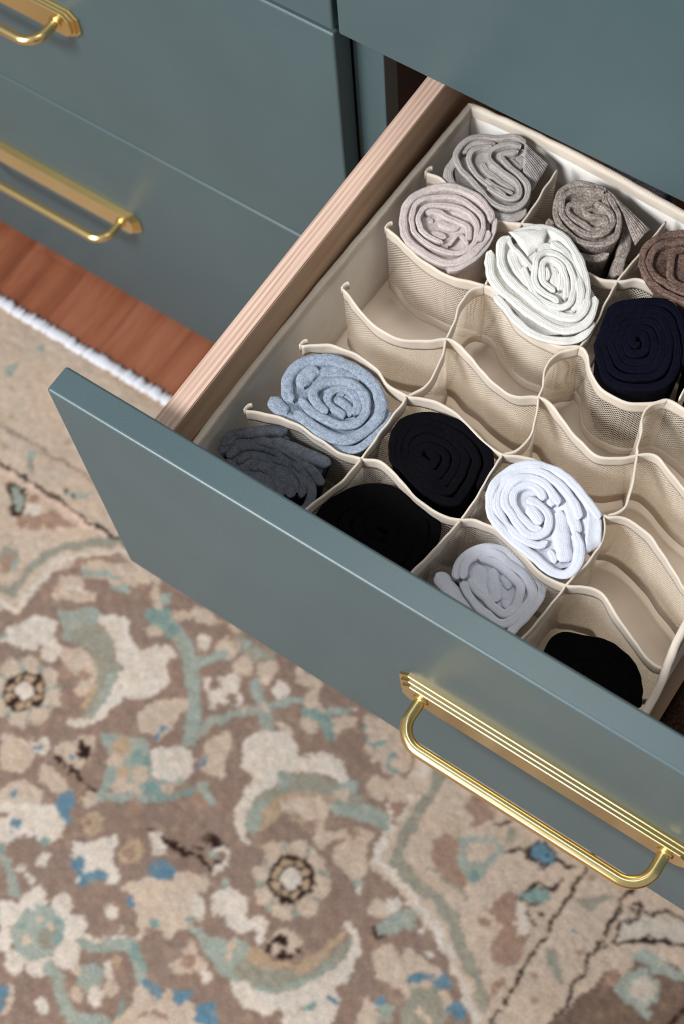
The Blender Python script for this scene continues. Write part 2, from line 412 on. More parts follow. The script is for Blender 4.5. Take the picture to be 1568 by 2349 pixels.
SOCKS = {
'S1':(-0.07,[(4.49,0,[(149.8,36.5),(141.8,37.9),(135.1,36.0),(126.8,29.5),(117.0,24.4),(110.9,18.0),(107.9,9.0),(108.2,0.4),(111.4,-6.4),(118.3,-11.0),(128.7,-15.0),(139.9,-19.4),(151.5,-24.3),(161.0,-26.0),(168.6,-24.7),(174.9,-20.0),(177.3,-12.6),(176.1,-4.8),(171.1,2.4),(163.7,6.5),(155.1,9.0),(146.4,11.6),(141.1,14.4),(140.2,18.3),(143.8,21.8),(148.9,26.2)]),(7.18,-5,[(109.0,2.6),(108.7,-7.2),(110.8,-17.4),(117.1,-23.9),(126.8,-25.7),(138.8,-27.8),(150.7,-29.9),(162.6,-31.0),(171.6,-29.7),(178.0,-24.0),(179.8,-14.4)]),(3.71,-1,[(128.6,24.4),(121.3,19.9),(115.0,16.1),(112.2,9.0),(113.2,1.7)]),(3.95,0,[(128.5,19.9),(120.9,13.5),(117.6,6.2),(120.0,-1.2),(126.9,-6.5),(135.9,-10.6),(145.9,-13.0),(155.2,-14.2),(163.3,-16.1)]),(3.95,1,[(148.1,31.1),(140.0,27.9),(133.6,22.1),(130.3,15.7),(132.6,9.2),(138.9,5.2),(147.2,3.3),(156.0,1.8),(164.5,-0.7),(169.7,-5.3),(170.9,-12.3),(165.6,-16.4),(156.7,-16.7),(145.7,-14.9)]),(5.68,-3,[(129.3,4.6),(136.2,-0.8),(145.4,-3.0),(156.1,-4.2),(164.8,-5.7)]),(3.59,-1,[(140.8,-9.3),(150.4,-11.1),(158.5,-10.5),(165.3,-8.9)]),(5.68,-4,[(145.4,18.0),(154.2,16.3),(158.8,15.7)]),(5.38,-3,[(148.1,20.5),(153.8,24.0),(158.3,15.4)])],[('cuff',[(148.1,36.4),(172.6,33.3),(174.8,5.6),(160.6,13.3)],[0,-7,-9,-1],(1,0.75))]),
'S2':(-0.068,[(6.28,0,[(166.3,-42.4),(160.8,-35.7),(149.9,-30.5),(137.5,-28.8),(125.5,-30.1),(115.9,-35.2),(108.2,-43.4),(103.2,-53.4),(102.3,-64.2),(105.4,-73.4),(110.9,-81.8),(117.4,-88.6),(125.9,-91.8),(136.2,-93.6),(146.3,-94.0),(155.2,-92.6),(162.2,-88.2),(166.8,-81.2),(169.5,-72.1),(170.2,-60.9),(168.8,-50.9)]),(3.59,-1,[(167.9,-38.0),(172.4,-48.7),(174.3,-60.9),(173.7,-71.2),(171.8,-81.4),(167.1,-91.7),(159.5,-97.3)]),(4.07,1,[(167.8,-64.9),(165.3,-53.1),(158.3,-44.0),(147.4,-38.9),(136.0,-36.5),(127.2,-39.4),(119.2,-44.8),(111.9,-51.4),(108.5,-59.5),(109.9,-67.2),(114.1,-74.7),(120.3,-81.0),(128.2,-84.5),(137.7,-86.1),(147.2,-85.6),(156.6,-82.6),(162.5,-77.7),(165.4,-68.9),(163.9,-59.8),(159.4,-52.6),(150.5,-46.3),(141.0,-44.5),(132.3,-46.5),(124.3,-50.6),(117.5,-55.6),(115.3,-62.1),(117.1,-69.5),(122.8,-76.1),(129.8,-79.3),(138.1,-80.0),(144.8,-78.4)]),(4.79,0,[(119.4,-63.0),(122.8,-58.3),(128.7,-56.4),(135.2,-56.6),(142.8,-55.3),(151.2,-55.1),(157.0,-59.9),(160.1,-67.2)]),(7.18,-2,[(132.0,-73.8),(138.9,-73.6),(143.7,-72.3)]),(7.78,-1,[(130.6,-62.8),(138.0,-63.3),(144.0,-60.4),(147.1,-57.6)]),(4.49,-2,[(123.2,-65.7),(127.6,-64.7)]),(2.87,0,[(150.2,-79.2),(150.3,-71.6),(151.0,-66.1),(154.8,-65.4),(162.1,-69.3)]),(5.38,-3,[(156.2,-65.4),(161.2,-72.3),(159.7,-76.6)])],[]),
'S3':(-0.07,[(4.67,0,[(225.4,30.3),(216.4,29.0),(206.8,26.6),(200.0,21.5),(196.5,13.3),(197.2,3.5),(201.1,-6.0),(207.7,-13.7),(216.6,-18.3),(226.2,-20.7),(235.7,-20.6),(244.4,-16.9),(250.6,-11.3),(253.1,-4.0),(250.9,4.7),(246.0,13.3),(239.3,20.2),(231.9,24.9),(226.8,27.7)]),(4.43,1,[(224.1,27.8),(217.6,24.6),(210.1,20.9),(203.2,14.9),(201.1,6.8),(204.4,-2.3),(210.3,-8.8),(218.4,-12.1),(227.7,-13.9),(236.1,-12.0),(242.3,-7.4),(245.1,-0.6),(244.1,7.1),(239.0,12.4),(232.7,15.2),(226.3,15.5),(222.8,13.3)]),(4.55,0,[(224.8,26.5),(222.6,18.3),(218.4,11.5),(211.8,7.4),(208.0,3.3),(209.9,-2.3),(216.8,-4.7),(225.8,-5.9),(234.3,-6.5),(238.9,-2.8),(240.8,3.4),(237.5,8.0),(232.6,5.9),(226.2,2.7),(220.0,4.0)]),(3.59,0,[(227.2,27.1),(229.0,21.5),(235.2,16.8),(240.5,13.3),(245.1,7.7)]),(7.78,-9,[(242.7,21.4),(250.7,14.6),(256.9,6.7),(261.5,-3.8),(264.1,-13.7),(266.3,-22.2),(268.7,-28.8)]),(6.58,-7,[(199.0,-10.7),(206.4,-19.6),(218.3,-24.7),(229.6,-27.7),(240.6,-26.7),(248.9,-22.4),(254.1,-15.0)])],[('cuff',[(225.0,30.9),(270.1,20.7),(267.0,3.0),(239.9,23.9)],[0,-6,-8,-3],(1,1))]),
'S4':(-0.066,[(6.95,-2,[(179.4,-64.8),(182.3,-72.1),(190.7,-83.2),(200.7,-89.6),(214.9,-93.1),(227.2,-96.1),(240.0,-97.7),(252.0,-98.1),(262.5,-95.9),(269.9,-88.6),(272.8,-79.8),(270.8,-68.8),(266.6,-59.1)]),(5.96,-5,[(202.2,-95.7),(214.2,-100.7),(227.1,-105.8),(241.1,-109.3),(253.3,-107.7),(264.1,-103.5),(272.9,-96.3),(276.3,-87.2),(275.3,-76.5)]),(6.95,0,[(185.9,-48.0),(183.3,-55.1),(186.7,-63.0),(192.5,-71.3),(200.4,-78.1),(211.2,-82.1),(223.5,-85.1),(235.7,-88.1),(246.3,-88.5),(257.2,-87.0),(264.7,-82.3),(265.8,-72.8),(261.2,-62.4),(254.6,-52.3),(246.3,-43.2),(236.7,-35.6),(226.2,-29.3),(216.2,-26.4),(207.7,-26.1),(199.5,-30.2),(191.9,-37.8),(185.9,-44.3)]),(7.29,-3,[(190.7,-55.9),(199.9,-64.8),(209.9,-71.3),(219.0,-76.4),(224.3,-80.2)]),(3.18,0,[(184.3,-48.0),(191.0,-53.9),(200.6,-57.1),(209.5,-60.7),(216.2,-65.5)]),(4.9,1,[(209.1,-66.3),(214.7,-71.8),(221.8,-77.3),(227.5,-81.8),(235.4,-83.9),(243.7,-84.0),(250.2,-82.6),(254.4,-77.3),(253.0,-68.5),(249.1,-59.4),(243.4,-52.2),(235.5,-46.3),(226.5,-43.7),(218.5,-44.2),(214.3,-48.6),(213.8,-55.3),(217.1,-63.2),(221.2,-71.4),(226.4,-76.2),(234.0,-77.7),(241.7,-78.2),(247.2,-80.0)]),(4.64,1,[(250.5,-74.4),(245.7,-65.0),(240.0,-57.8),(233.2,-51.3),(225.7,-48.8),(220.4,-51.2),(219.7,-57.0),(223.4,-63.7),(227.4,-69.3),(233.6,-70.8),(240.2,-72.0)]),(3.18,0,[(223.6,-57.3),(228.1,-61.7),(228.5,-68.6)]),(6.95,-2,[(227.0,-53.4),(232.5,-60.8),(237.8,-69.1)]),(5.3,0,[(234.4,-55.9),(240.2,-63.1),(242.4,-70.6)]),(7.29,0,[(214.8,-35.5),(226.5,-37.4),(237.4,-43.3),(246.9,-51.8),(253.9,-59.9),(260.1,-71.9),(261.4,-79.1)]),(6.62,-1,[(208.1,-47.0),(213.1,-40.2),(222.4,-38.1)])],[('fold',[(182.3,-44.6),(206.9,-24.8),(210.8,-38.9),(205.9,-54.7)],[0,-1,-2,-4],(0,0))]),
'S5':(-0.073,[(8.35,0,[(123.9,-250.4),(116.7,-247.5),(110.8,-239.0),(108.9,-228.9),(112.0,-218.4),(120.1,-210.4),(131.6,-204.6),(145.6,-202.9),(158.3,-204.3),(169.1,-207.9),(177.6,-214.6),(183.6,-223.7),(184.3,-233.4),(181.6,-244.2),(176.5,-253.9),(166.8,-259.1),(154.0,-259.9),(141.4,-258.7),(129.5,-256.1)]),(6.17,-3,[(109.1,-256.0),(117.2,-260.2),(126.2,-261.0),(138.4,-261.6),(151.4,-263.4),(164.0,-263.6),(175.2,-261.9),(183.8,-257.4),(187.7,-248.5),(190.0,-237.1),(189.1,-225.8),(184.6,-217.6)]),(11.99,-2,[(107.5,-256.1),(116.3,-258.9),(125.7,-260.4)]),(11.62,-1,[(124.2,-236.2),(119.1,-230.0),(120.7,-222.4),(126.0,-219.0)]),(6.68,1,[(127.7,-246.1),(136.9,-249.6),(147.4,-250.3),(158.7,-249.6),(168.1,-246.4),(174.4,-239.7),(174.3,-229.6),(168.3,-220.5),(159.3,-215.9),(149.2,-215.7),(140.0,-219.6),(134.3,-226.1),(132.1,-234.0),(136.0,-240.9),(142.6,-243.2),(151.4,-245.1)]),(6.39,0,[(169.6,-236.3),(166.6,-228.0),(160.5,-222.6),(152.7,-221.0),(145.9,-223.4),(142.9,-230.0),(145.1,-237.0),(151.7,-239.3),(159.6,-239.9),(163.5,-242.0)]),(6.54,-1,[(148.0,-231.4),(154.5,-231.1),(162.1,-233.7),(166.7,-238.1)]),(5.81,-2,[(147.4,-228.1),(152.1,-225.1)]),(8.72,-1,[(126.0,-219.0),(135.1,-212.4),(147.3,-210.4),(156.3,-211.3)])],[]),
'S6':(-0.071,[(6.49,0,[(359.8,-213.2),(352.7,-208.5),(343.6,-204.3),(333.9,-200.3),(323.4,-197.7),(313.2,-196.9),(302.8,-199.7),(293.8,-205.0),(287.5,-213.3),(284.5,-223.3),(285.0,-234.1),(288.6,-243.6),(294.9,-251.3),(305.1,-255.7),(315.9,-258.7),(326.8,-260.7),(336.4,-261.9),(345.7,-264.1),(354.0,-264.4),(361.5,-261.2),(363.9,-254.0),(362.7,-245.8),(357.9,-237.5),(350.3,-230.8)]),(5.92,0,[(348.6,-220.3),(341.4,-213.2),(331.9,-208.4),(322.1,-204.4),(312.5,-203.4),(303.0,-205.1),(295.3,-210.0),(290.1,-217.6),(288.2,-226.9),(290.0,-236.0),(294.4,-243.2),(301.6,-248.7),(310.8,-252.8),(320.3,-255.0),(328.9,-254.4),(335.5,-251.9),(337.8,-247.1)]),(6.06,1,[(331.0,-218.2),(323.3,-213.9),(315.1,-210.2),(306.0,-210.1),(298.0,-214.3),(294.0,-221.5),(294.3,-230.7),(298.2,-238.3),(305.5,-242.9),(314.2,-247.3),(322.3,-249.6),(328.7,-248.0),(333.0,-242.7),(332.6,-236.4),(328.3,-229.9),(321.8,-226.6),(314.3,-226.4),(308.3,-227.7)]),(5.78,0,[(319.3,-222.3),(314.6,-216.9),(307.6,-215.4),(302.0,-218.5),(298.8,-224.4),(300.0,-231.3),(306.0,-237.5),(315.2,-241.7),(323.3,-244.0),(329.1,-241.1)]),(8.81,1,[(312.5,-230.9),(318.6,-233.6),(324.8,-236.4),(328.2,-238.4)]),(12.69,-1,[(333.2,-221.8),(337.7,-228.9),(342.5,-235.8),(347.6,-242.5),(352.5,-248.3),(354.4,-255.2)]),(7.05,0,[(323.6,-217.0),(327.4,-222.2)]),(7.76,-1,[(333.9,-213.0),(341.6,-219.8),(348.9,-225.9),(352.6,-231.0)]),(4.94,-2,[(342.2,-250.8),(347.2,-254.2),(351.2,-257.3)])],[('cuff',[(347.9,-209.1),(361.4,-212.1),(369.8,-226.6),(364.3,-242.3)],[-1,-2,-4,-4],(0,0))]),
'S7':(-0.093,[(6.49,0,[(296.1,-297.6),(291.4,-290.2),(290.8,-280.9),(294.3,-272.2),(301.5,-264.7),(310.7,-260.4),(322.4,-260.2),(332.6,-261.4),(342.5,-264.6),(349.3,-269.8),(352.0,-279.2),(351.7,-289.6),(349.8,-301.8),(347.5,-313.4)]),(6.29,0,[(299.3,-295.6),(294.6,-285.7),(296.3,-276.6),(302.8,-269.2),(310.9,-265.6),(322.2,-267.2),(332.5,-268.6),(341.4,-272.5),(347.0,-279.2),(347.3,-289.3),(345.1,-302.5),(337.9,-309.5),(326.8,-308.0),(317.1,-306.4),(306.9,-301.9),(300.0,-296.7)]),(6.15,0,[(302.8,-291.7),(311.6,-296.5),(321.2,-299.0),(329.9,-301.3),(337.7,-301.0),(341.0,-293.3),(339.1,-284.3),(335.9,-277.7),(328.5,-275.2),(319.8,-272.8),(311.6,-271.6),(303.9,-273.3),(300.0,-276.6)]),(10.94,-1,[(303.7,-279.1),(306.6,-286.1),(311.9,-292.3),(320.7,-296.9)]),(8.55,-1,[(313.0,-275.5),(316.5,-283.0),(322.4,-290.3),(328.0,-297.0)]),(6.84,-2,[(321.0,-276.0),(326.4,-278.9),(329.6,-284.1)]),(6.49,-1,[(332.0,-290.5),(336.2,-297.2)]),(10.94,-4,[(280.2,-300.6),(289.1,-302.9),(299.6,-306.6),(310.8,-310.5),(320.6,-312.0)])],[]),
'S8':(-0.086,[(7.99,0,[(96.1,-303.9),(97.3,-291.1),(108.7,-283.0),(118.8,-272.9),(129.3,-267.1)]),(9.44,0,[(123.7,-279.9),(139.1,-277.5),(154.8,-275.8),(172.1,-273.0)]),(6.54,-1,[(97.6,-309.4),(98.0,-298.1),(105.1,-289.9),(118.2,-284.3),(133.2,-281.3),(150.2,-281.4),(165.1,-284.7),(176.9,-289.8)]),(6.54,-2,[(104.1,-308.9),(105.5,-298.9),(113.0,-291.3),(124.3,-286.9),(136.3,-285.7),(152.1,-286.6),(164.1,-290.7),(172.5,-297.9),(176.0,-309.1),(173.3,-319.6)]),(5.81,-3,[(113.3,-308.6),(113.6,-301.9),(119.2,-296.5),(127.5,-295.0),(132.3,-294.6)]),(5.81,-3,[(132.2,-292.0),(142.7,-288.9),(153.1,-290.5),(162.4,-295.4),(168.1,-306.1)]),(7.63,-3,[(121.1,-306.3),(129.9,-300.7),(141.0,-300.9),(149.6,-307.2),(155.4,-317.8)]),(7.26,-4,[(135.7,-297.0),(146.5,-295.6),(154.8,-300.2),(161.7,-310.2)]),(6.54,-3,[(104.0,-309.9),(113.6,-313.8),(124.8,-317.5),(140.3,-320.3),(157.9,-321.5),(171.7,-319.7)])],[]),
'S11':(-0.069,[(5.02,0,[(307.0,30.6),(294.6,25.9),(287.7,21.3),(282.1,15.6),(278.7,7.4),(276.7,-2.9),(279.5,-11.5),(285.2,-18.7),(293.5,-24.1),(302.6,-26.9),(311.3,-27.8),(321.4,-27.4),(332.5,-22.9),(340.2,-11.8),(339.8,4.7),(331.2,20.7),(319.2,30.4),(307.0,30.6)]),(5.65,0,[(309.4,26.0),(301.0,22.5),(293.5,17.0),(287.2,10.9),(283.6,3.5),(283.6,-4.7),(287.0,-13.3),(293.2,-18.0),(300.7,-19.7),(309.4,-20.5),(317.3,-19.9),(328.6,-15.7),(333.8,-3.2),(329.5,11.1),(318.8,21.5),(310.1,24.8)]),(5.34,-1,[(301.9,14.5),(297.3,9.0),(298.0,2.1),(301.6,-6.3),(304.6,-13.0),(310.2,-16.3),(317.9,-14.8),(324.9,-8.8)]),(5.34,-2,[(304.5,16.1),(313.6,18.3),(322.7,11.1),(325.3,-0.1),(321.0,-4.8),(315.9,-1.7)])],[]),
}
SPIRALS = {
'S9':(-0.075,(231.5, -235.0),[(201.7,-207.6),(213.5,-199.7),(227.0,-196.8),(243.0,-197.9),(258.3,-201.9),(271.5,-211.2),(276.5,-226.5),(277.3,-243.3),(275.1,-258.7),(265.9,-262.9),(250.6,-263.6),(234.3,-261.6),(218.8,-256.5),(206.4,-252.6),(196.4,-236.9),(194.8,-219.8)],5.5),
'S10':(-0.07,(310.6, -74.4),[(279.6,-52.5),(293.0,-41.2),(305.7,-32.6),(317.5,-30.9),(330.6,-38.1),(344.2,-54.6),(352.8,-74.5),(355.2,-91.2),(349.9,-104.0),(338.8,-112.3),(325.7,-119.2),(314.7,-120.8),(304.4,-117.9),(292.1,-106.6),(284.5,-97.6),(280.6,-80.7),(277.3,-63.8)],6),
'S12':(-0.083,(231.8, -298.8),[(185.8,-293.0),(199.1,-272.1),(219.6,-263.2),(242.3,-266.7),(263.6,-269.3),(272.8,-291.3),(273.4,-317.6),(267.2,-333.2),(243.5,-338.8),(218.4,-337.2),(193.7,-330.1),(181.1,-313.9)],5),
'S13':(-0.1,(410.3, -309.4),[(369.5,-309.6),(370.9,-289.6),(388.4,-280.6),(409.9,-275.8),(430.3,-281.5),(443.7,-295.1),(453.4,-325.4),(437.4,-350.2),(409.3,-354.2),(383.0,-342.0),(371.6,-327.1)],4.5),
'S14':(-0.078,(369.5, -53.9),[(334.2,-38.8),(342.0,-22.9),(363.7,-9.3),(390.3,-19.1),(405.5,-48.5),(401.4,-80.8),(381.3,-89.2),(359.5,-81.8),(343.2,-61.8)],4.5),
}
ROW_PATHS = [[(97.3,-27.2),(109.1,-25.4),(126.9,-31.3),(150.7,-40.6),(164.8,-38.0),(175.8,-33.6),(184.9,-28.0),(199.6,-24.6),(218.9,-31.2),(243.2,-40.2),(260.7,-41.1),(272.8,-35.4),(284.5,-25.8),(298.0,-24.7),(315.4,-29.6),(333.4,-39.2),(360.6,-46.3)],[(99.1,-87.3),(107.6,-88.6),(125.2,-94.2),(147.9,-98.6),(167.1,-98.1),(183.1,-92.7),(190.5,-90.4),(199.1,-90.5),(213.6,-98.6),(229.7,-106.4),(246.5,-109.2),(263.8,-107.1),(277.7,-99.2),(286.0,-102.7),(295.2,-113.4),(306.9,-121.0),(320.6,-123.0),(333.5,-120.3),(346.3,-111.4),(353.5,-103.9),(366.6,-104.4),(392.0,-111.3),(415.7,-116.8)],[(101.2,-150.7),(114.4,-156.1),(132.6,-163.3),(150.7,-165.8),(165.1,-162.9),(178.3,-156.4),(190.7,-146.4),(199.8,-145.1),(213.9,-149.4),(230.8,-156.1),(247.7,-160.5),(261.8,-159.3),(273.8,-151.7),(283.6,-151.5),(298.8,-158.7),(317.3,-166.9),(333.5,-170.2),(347.7,-164.1),(356.9,-154.2),(367.0,-148.5),(379.5,-152.0),(396.6,-159.3),(417.1,-164.1),(432.9,-162.0)],[(102.8,-209.1),(110.3,-202.6),(125.1,-195.5),(142.8,-192.8),(160.1,-195.4),(175.3,-201.0),(192.3,-202.4),(203.3,-197.1),(220.6,-194.7),(241.5,-198.3),(259.5,-203.6),(276.1,-205.5),(289.5,-199.0),(309.6,-196.5),(329.5,-200.0),(346.7,-205.2),(360.8,-208.4),(370.1,-203.3),(383.0,-201.8),(399.6,-206.8),(416.3,-215.4),(433.5,-225.4),(445.5,-229.0)],[(99.1,-275.8),(110.4,-270.8),(126.6,-266.0),(140.9,-264.2),(157.7,-266.2),(176.9,-266.4),(192.4,-262.4),(204.7,-257.1),(219.6,-259.9),(236.2,-265.6),(253.1,-268.9),(267.6,-268.9),(278.1,-264.9),(290.3,-259.1),(307.5,-258.0),(328.8,-263.9),(349.8,-269.7),(365.1,-267.5),(376.4,-262.2),(390.3,-259.6),(403.8,-267.2),(421.6,-276.1),(441.6,-285.2)]]
CELL_PATHS = [[(182.2,29.4),(184.0,1.5),(184.9,-28.0)],[(277.3,30.7),(274.9,-3.4),(272.8,-35.4)],[(184.9,-28.0),(185.5,-59.0),(190.5,-90.4)],[(272.8,-35.4),(275.4,-60.0),(278.5,-84.7),(277.7,-99.2)],[(190.5,-90.4),(183.8,-100.0),(183.0,-114.1),(188.6,-132.2),(190.7,-146.4)],[(277.7,-99.2),(267.6,-110.4),(264.6,-119.6),(267.4,-131.8),(271.7,-143.2),(273.8,-151.7)],[(353.5,-103.9),(344.9,-115.2),(345.4,-126.3),(351.6,-141.0),(356.9,-154.2)],[(190.7,-146.4),(195.8,-158.6),(198.7,-173.3),(199.0,-190.4),(192.3,-202.4)],[(273.8,-151.7),(281.5,-168.8),(285.4,-183.1),(283.3,-194.7),(276.1,-205.5)],[(356.9,-154.2),(364.4,-173.8),(369.7,-190.5),(367.9,-199.6),(360.8,-208.4)],[(192.3,-202.4),(192.3,-221.1),(192.7,-241.8),(192.4,-262.4)],[(276.1,-205.5),(276.8,-225.6),(278.5,-248.7),(278.1,-264.9)],[(360.8,-208.4),(368.1,-221.1),(369.1,-243.8),(365.1,-267.5)],[(192.4,-262.4),(190.0,-285.7),(182.4,-313.3),(179.6,-341.9)],[(278.1,-264.9),(275.7,-287.4),(271.0,-316.5),(271.2,-347.0)],[(365.1,-267.5),(363.3,-289.5),(360.5,-316.4),(358.3,-346.5)]]


# ------------------------------------------------------------ helpers
def s2l(c):
    c = c / 255.0
    return c / 12.92 if c <= 0.04045 else ((c + 0.055) / 1.055) ** 2.4


def rgb(r, g, b, k=1.0):
    return (min(1, s2l(r) * k), min(1, s2l(g) * k), min(1, s2l(b) * k), 1)


def props(o, label=None, cat=None, group=None, kind=None):
    if label: o['label'] = label
    if cat: o['category'] = cat
    if group: o['group'] = group
    if kind: o['kind'] = kind
    return o


def empty(name, loc=(0, 0, 0)):
    o = bpy.data.objects.new(name, None)
    o.empty_display_size = 0.05
    COL.objects.link(o)
    o.location = loc
    return o


def put(name, verts, faces, mat, parent=None, uvs=None, smooth=True, bevel=0, seg=2):
    """one mesh object; verts are world coordinates"""
    me = bpy.data.meshes.new(name)
    verts = np.asarray(verts, dtype=np.float64)
    off = np.zeros(3)
    if parent is not None:
        p = parent
        while p is not None:
            off += np.array(p.location)
            p = p.parent
    me.from_pydata((verts - off).tolist(), [], faces)
    if uvs is not None:
        ul = me.uv_layers.new(name='uv')
        li = np.zeros(len(me.loops), dtype=np.int32)
        me.loops.foreach_get('vertex_index', li)
        ul.data.foreach_set('uv', np.asarray(uvs, dtype=np.float32)[li].ravel())
    if smooth:
        me.polygons.foreach_set('use_smooth', [True] * len(me.polygons))
    me.materials.append(mat)
    o = bpy.data.objects.new(name, me)
    COL.objects.link(o)
    if parent is not None: o.parent = parent
    if bevel:
        b = o.modifiers.new('bevel', 'BEVEL')
        b.width = bevel
        b.segments = seg
        b.limit_method = 'ANGLE'
    return o


def box(name, x0, x1, y0, y1, z0, z1, mat, parent=None, bevel=0.001, seg=2):
    v = [(x, y, z) for x in (x0, x1) for y in (y0, y1) for z in (z0, z1)]
    f = [(0, 1, 3, 2), (4, 6, 7, 5), (0, 4, 5, 1), (2, 3, 7, 6), (0, 2, 6, 4), (1, 5, 7, 3)]
    o = put(name, v, f, mat, parent, smooth=False, bevel=bevel, seg=seg)
    return o


def smooth_path(P, step, closed=False):
    """Catmull-Rom through 2D points, resampled at even steps"""
    P = np.asarray(P, dtype=float)
    n = len(P)
    if closed:
        Q = np.vstack([P[-1], P, P[0], P[1]])
        segs = n
    else:
        Q = np.vstack([2 * P[0] - P[1], P, 2 * P[-1] - P[-2]])
        segs = n - 1
    out = []
    for i in range(segs):
        p0, p1, p2, p3 = Q[i], Q[i + 1], Q[i + 2], Q[i + 3]
        for t in np.linspace(0, 1, 12, endpoint=False):
            out.append(0.5 * ((2 * p1) + (-p0 + p2) * t + (2 * p0 - 5 * p1 + 4 * p2 - p3) * t * t + (-p0 + 3 * p1 - 3 * p2 + p3) * t ** 3))
    out.append(Q[segs + 1])
    out = np.array(out)
    d = np.r_[0, np.cumsum(np.linalg.norm(np.diff(out, axis=0), axis=1))]
    m = max(2, int(round(d[-1] / step)) + 1)
    s = np.linspace(0, d[-1], m)
    return np.stack([np.interp(s, d, out[:, k]) for k in range(2)], 1), s


def normals2(P):
    t = np.gradient(P, axis=0)
    t /= np.linalg.norm(t, axis=1)[:, None] + 1e-9
    return np.stack([-t[:, 1], t[:, 0]], 1)


class MB:
    def __init__(s):
        s.v = []; s.f = []; s.uv = []; s.n = 0

    def add(s, v, f, uv=None):
        v = np.asarray(v, float)
        s.v.append(v)
        s.f += [tuple(int(i) + s.n for i in q) for q in f]
        s.uv.append(np.zeros((len(v), 2)) if uv is None else np.asarray(uv, float))
        s.n += len(v)

    def build(s, name, mat, parent=None, **k):
        return put(name, np.vstack(s.v), s.f, mat, parent, uvs=np.vstack(s.uv), **k)


def grid_faces(m, k, closed=False):
    f = []
    for i in range(m - 1):
        for j in range(k if closed else k - 1):
            j2 = (j + 1) % k
            f.append((i * k + j, (i + 1) * k + j, (i + 1) * k + j2, i * k + j2))
    return f


def ribbon(mb, path, w, z, zb, cent=None, taper=0.26, step=0.0018, wob=0.0006, seed=0, round_ends=True, flat=0.5, groove=0.00035):
    """a fold of knit fabric standing on edge: swept along the path, rounded on top"""
    P, s = smooth_path(path, step)
    N = normals2(P)
    h = w / 2
    m = len(P)
    L = s[-1]
    prof = [(-1, zb - z, 0)]
    for dd in (-0.030, -0.014):
        if zb - z < dd - 0.002: prof.append((-1, dd, 0))
    ar = [(-1.0, -h * flat - 0.002)]
    for a in np.linspace(180, 0, 13):
        c_, s_ = math.cos(math.radians(a)), math.sin(math.radians(a))
        gv = groove * math.exp(-(c_ / 0.16) ** 2)
        ar.append((c_, h * flat * (s_ ** 0.75 - 1) - gv))
    ar.append((1.0, -h * flat - 0.002))
    left = [(p[0], p[1]) for p in prof]
    right = [(1, p[1]) for p in reversed(prof)]
    pr = left + ar + right
    k = len(pr)
    pl = np.r_[0, np.cumsum([math.hypot((pr[i + 1][0] - pr[i][0]) * h, pr[i + 1][1] - pr[i][1]) for i in range(k - 1)])]
    V = np.zeros((m, k, 3)); U = np.zeros((m, k, 2))
    for i in range(m):
        e = 1.0
        if round_ends:
            q = min(s[i], L - s[i]) / h
            if q < 1: e = max(0.12, math.sqrt(max(0, 1 - (1 - q) ** 2)))
        nz = noise.noise(Vector((P[i, 0] * 60, P[i, 1] * 60, seed * 3.1))) * wob * 3
        nw = 1 + 0.12 * noise.noise(Vector((s[i] * 45, seed * 1.7, 4.2)))
        for j in range(k):
            a, b = pr[j]
            hh = h * e * nw
            x = P[i, 0] + N[i, 0] * a * hh
            y = P[i, 1] + N[i, 1] * a * hh
            zz = z + b * (1 if b > -h * 2 else 1) + nz
            if j == 0 or j == k - 1: zz = zb
            wv = noise.noise(Vector((x * 130, y * 130, zz * 90 + seed))) * wob
            x += wv; y += wv
            if cent is not None:
                dpt = min(1.0, max(0.0, (z - zz) / 0.065))
                tf = 1 - taper * dpt ** 1.3 - 0.07 * min(1.0, max(0.0, (z - zz - 0.001) / 0.010))
                x = cent[0] + (x - cent[0]) * tf
                y = cent[1] + (y - cent[1]) * tf
            V[i, j] = (x, y, zz)
            U[i, j] = (s[i] + seed * 0.37, pl[j] + seed * 0.011)
    f = grid_faces(m, k)
    f.append(tuple(range(k - 1, -1, -1)))
    f.append(tuple((m - 1) * k + j for j in range(k)))
    mb.add(V.reshape(-1, 3), f, U.reshape(-1, 2))


def tube(mb, pts, r, seg=16, cap=True, ry=None):
    P = [Vector(p) for p in pts]
    m = len(P)
    V = []; U = []
    up = None
    L = 0
    for i in range(m):
        t = (P[min(i + 1, m - 1)] - P[max(i - 1, 0)]).normalized()
        if up is None:
            up = Vector((0, 0, 1)) if abs(t.z) < 0.9 else Vector((1, 0, 0))
        n = t.cross(up).normalized()
        up = n.cross(t).normalized()
        if i: L += (P[i] - P[i - 1]).length
        rr = r[i] if hasattr(r, '__len__') else r
        for j in range(seg):
            a = 2 * math.pi * j / seg
            V.append(P[i] + n * math.cos(a) * rr + up * math.sin(a) * (rr if ry is None else ry))
            U.append((L, a * rr))
    f = grid_faces(m, seg, True)
    if cap:
        f.append(tuple(range(seg)))
        f.append(tuple((m - 1) * seg + j for j in range(seg - 1, -1, -1)))
    mb.add([tuple(v) for v in V], f, U)


# ------------------------------------------------------------ materials
def new_mat(name):
    m = bpy.data.materials.new(name)
    m.use_nodes = True
    nt = m.node_tree
    return m, nt, nt.nodes['Principled BSDF']


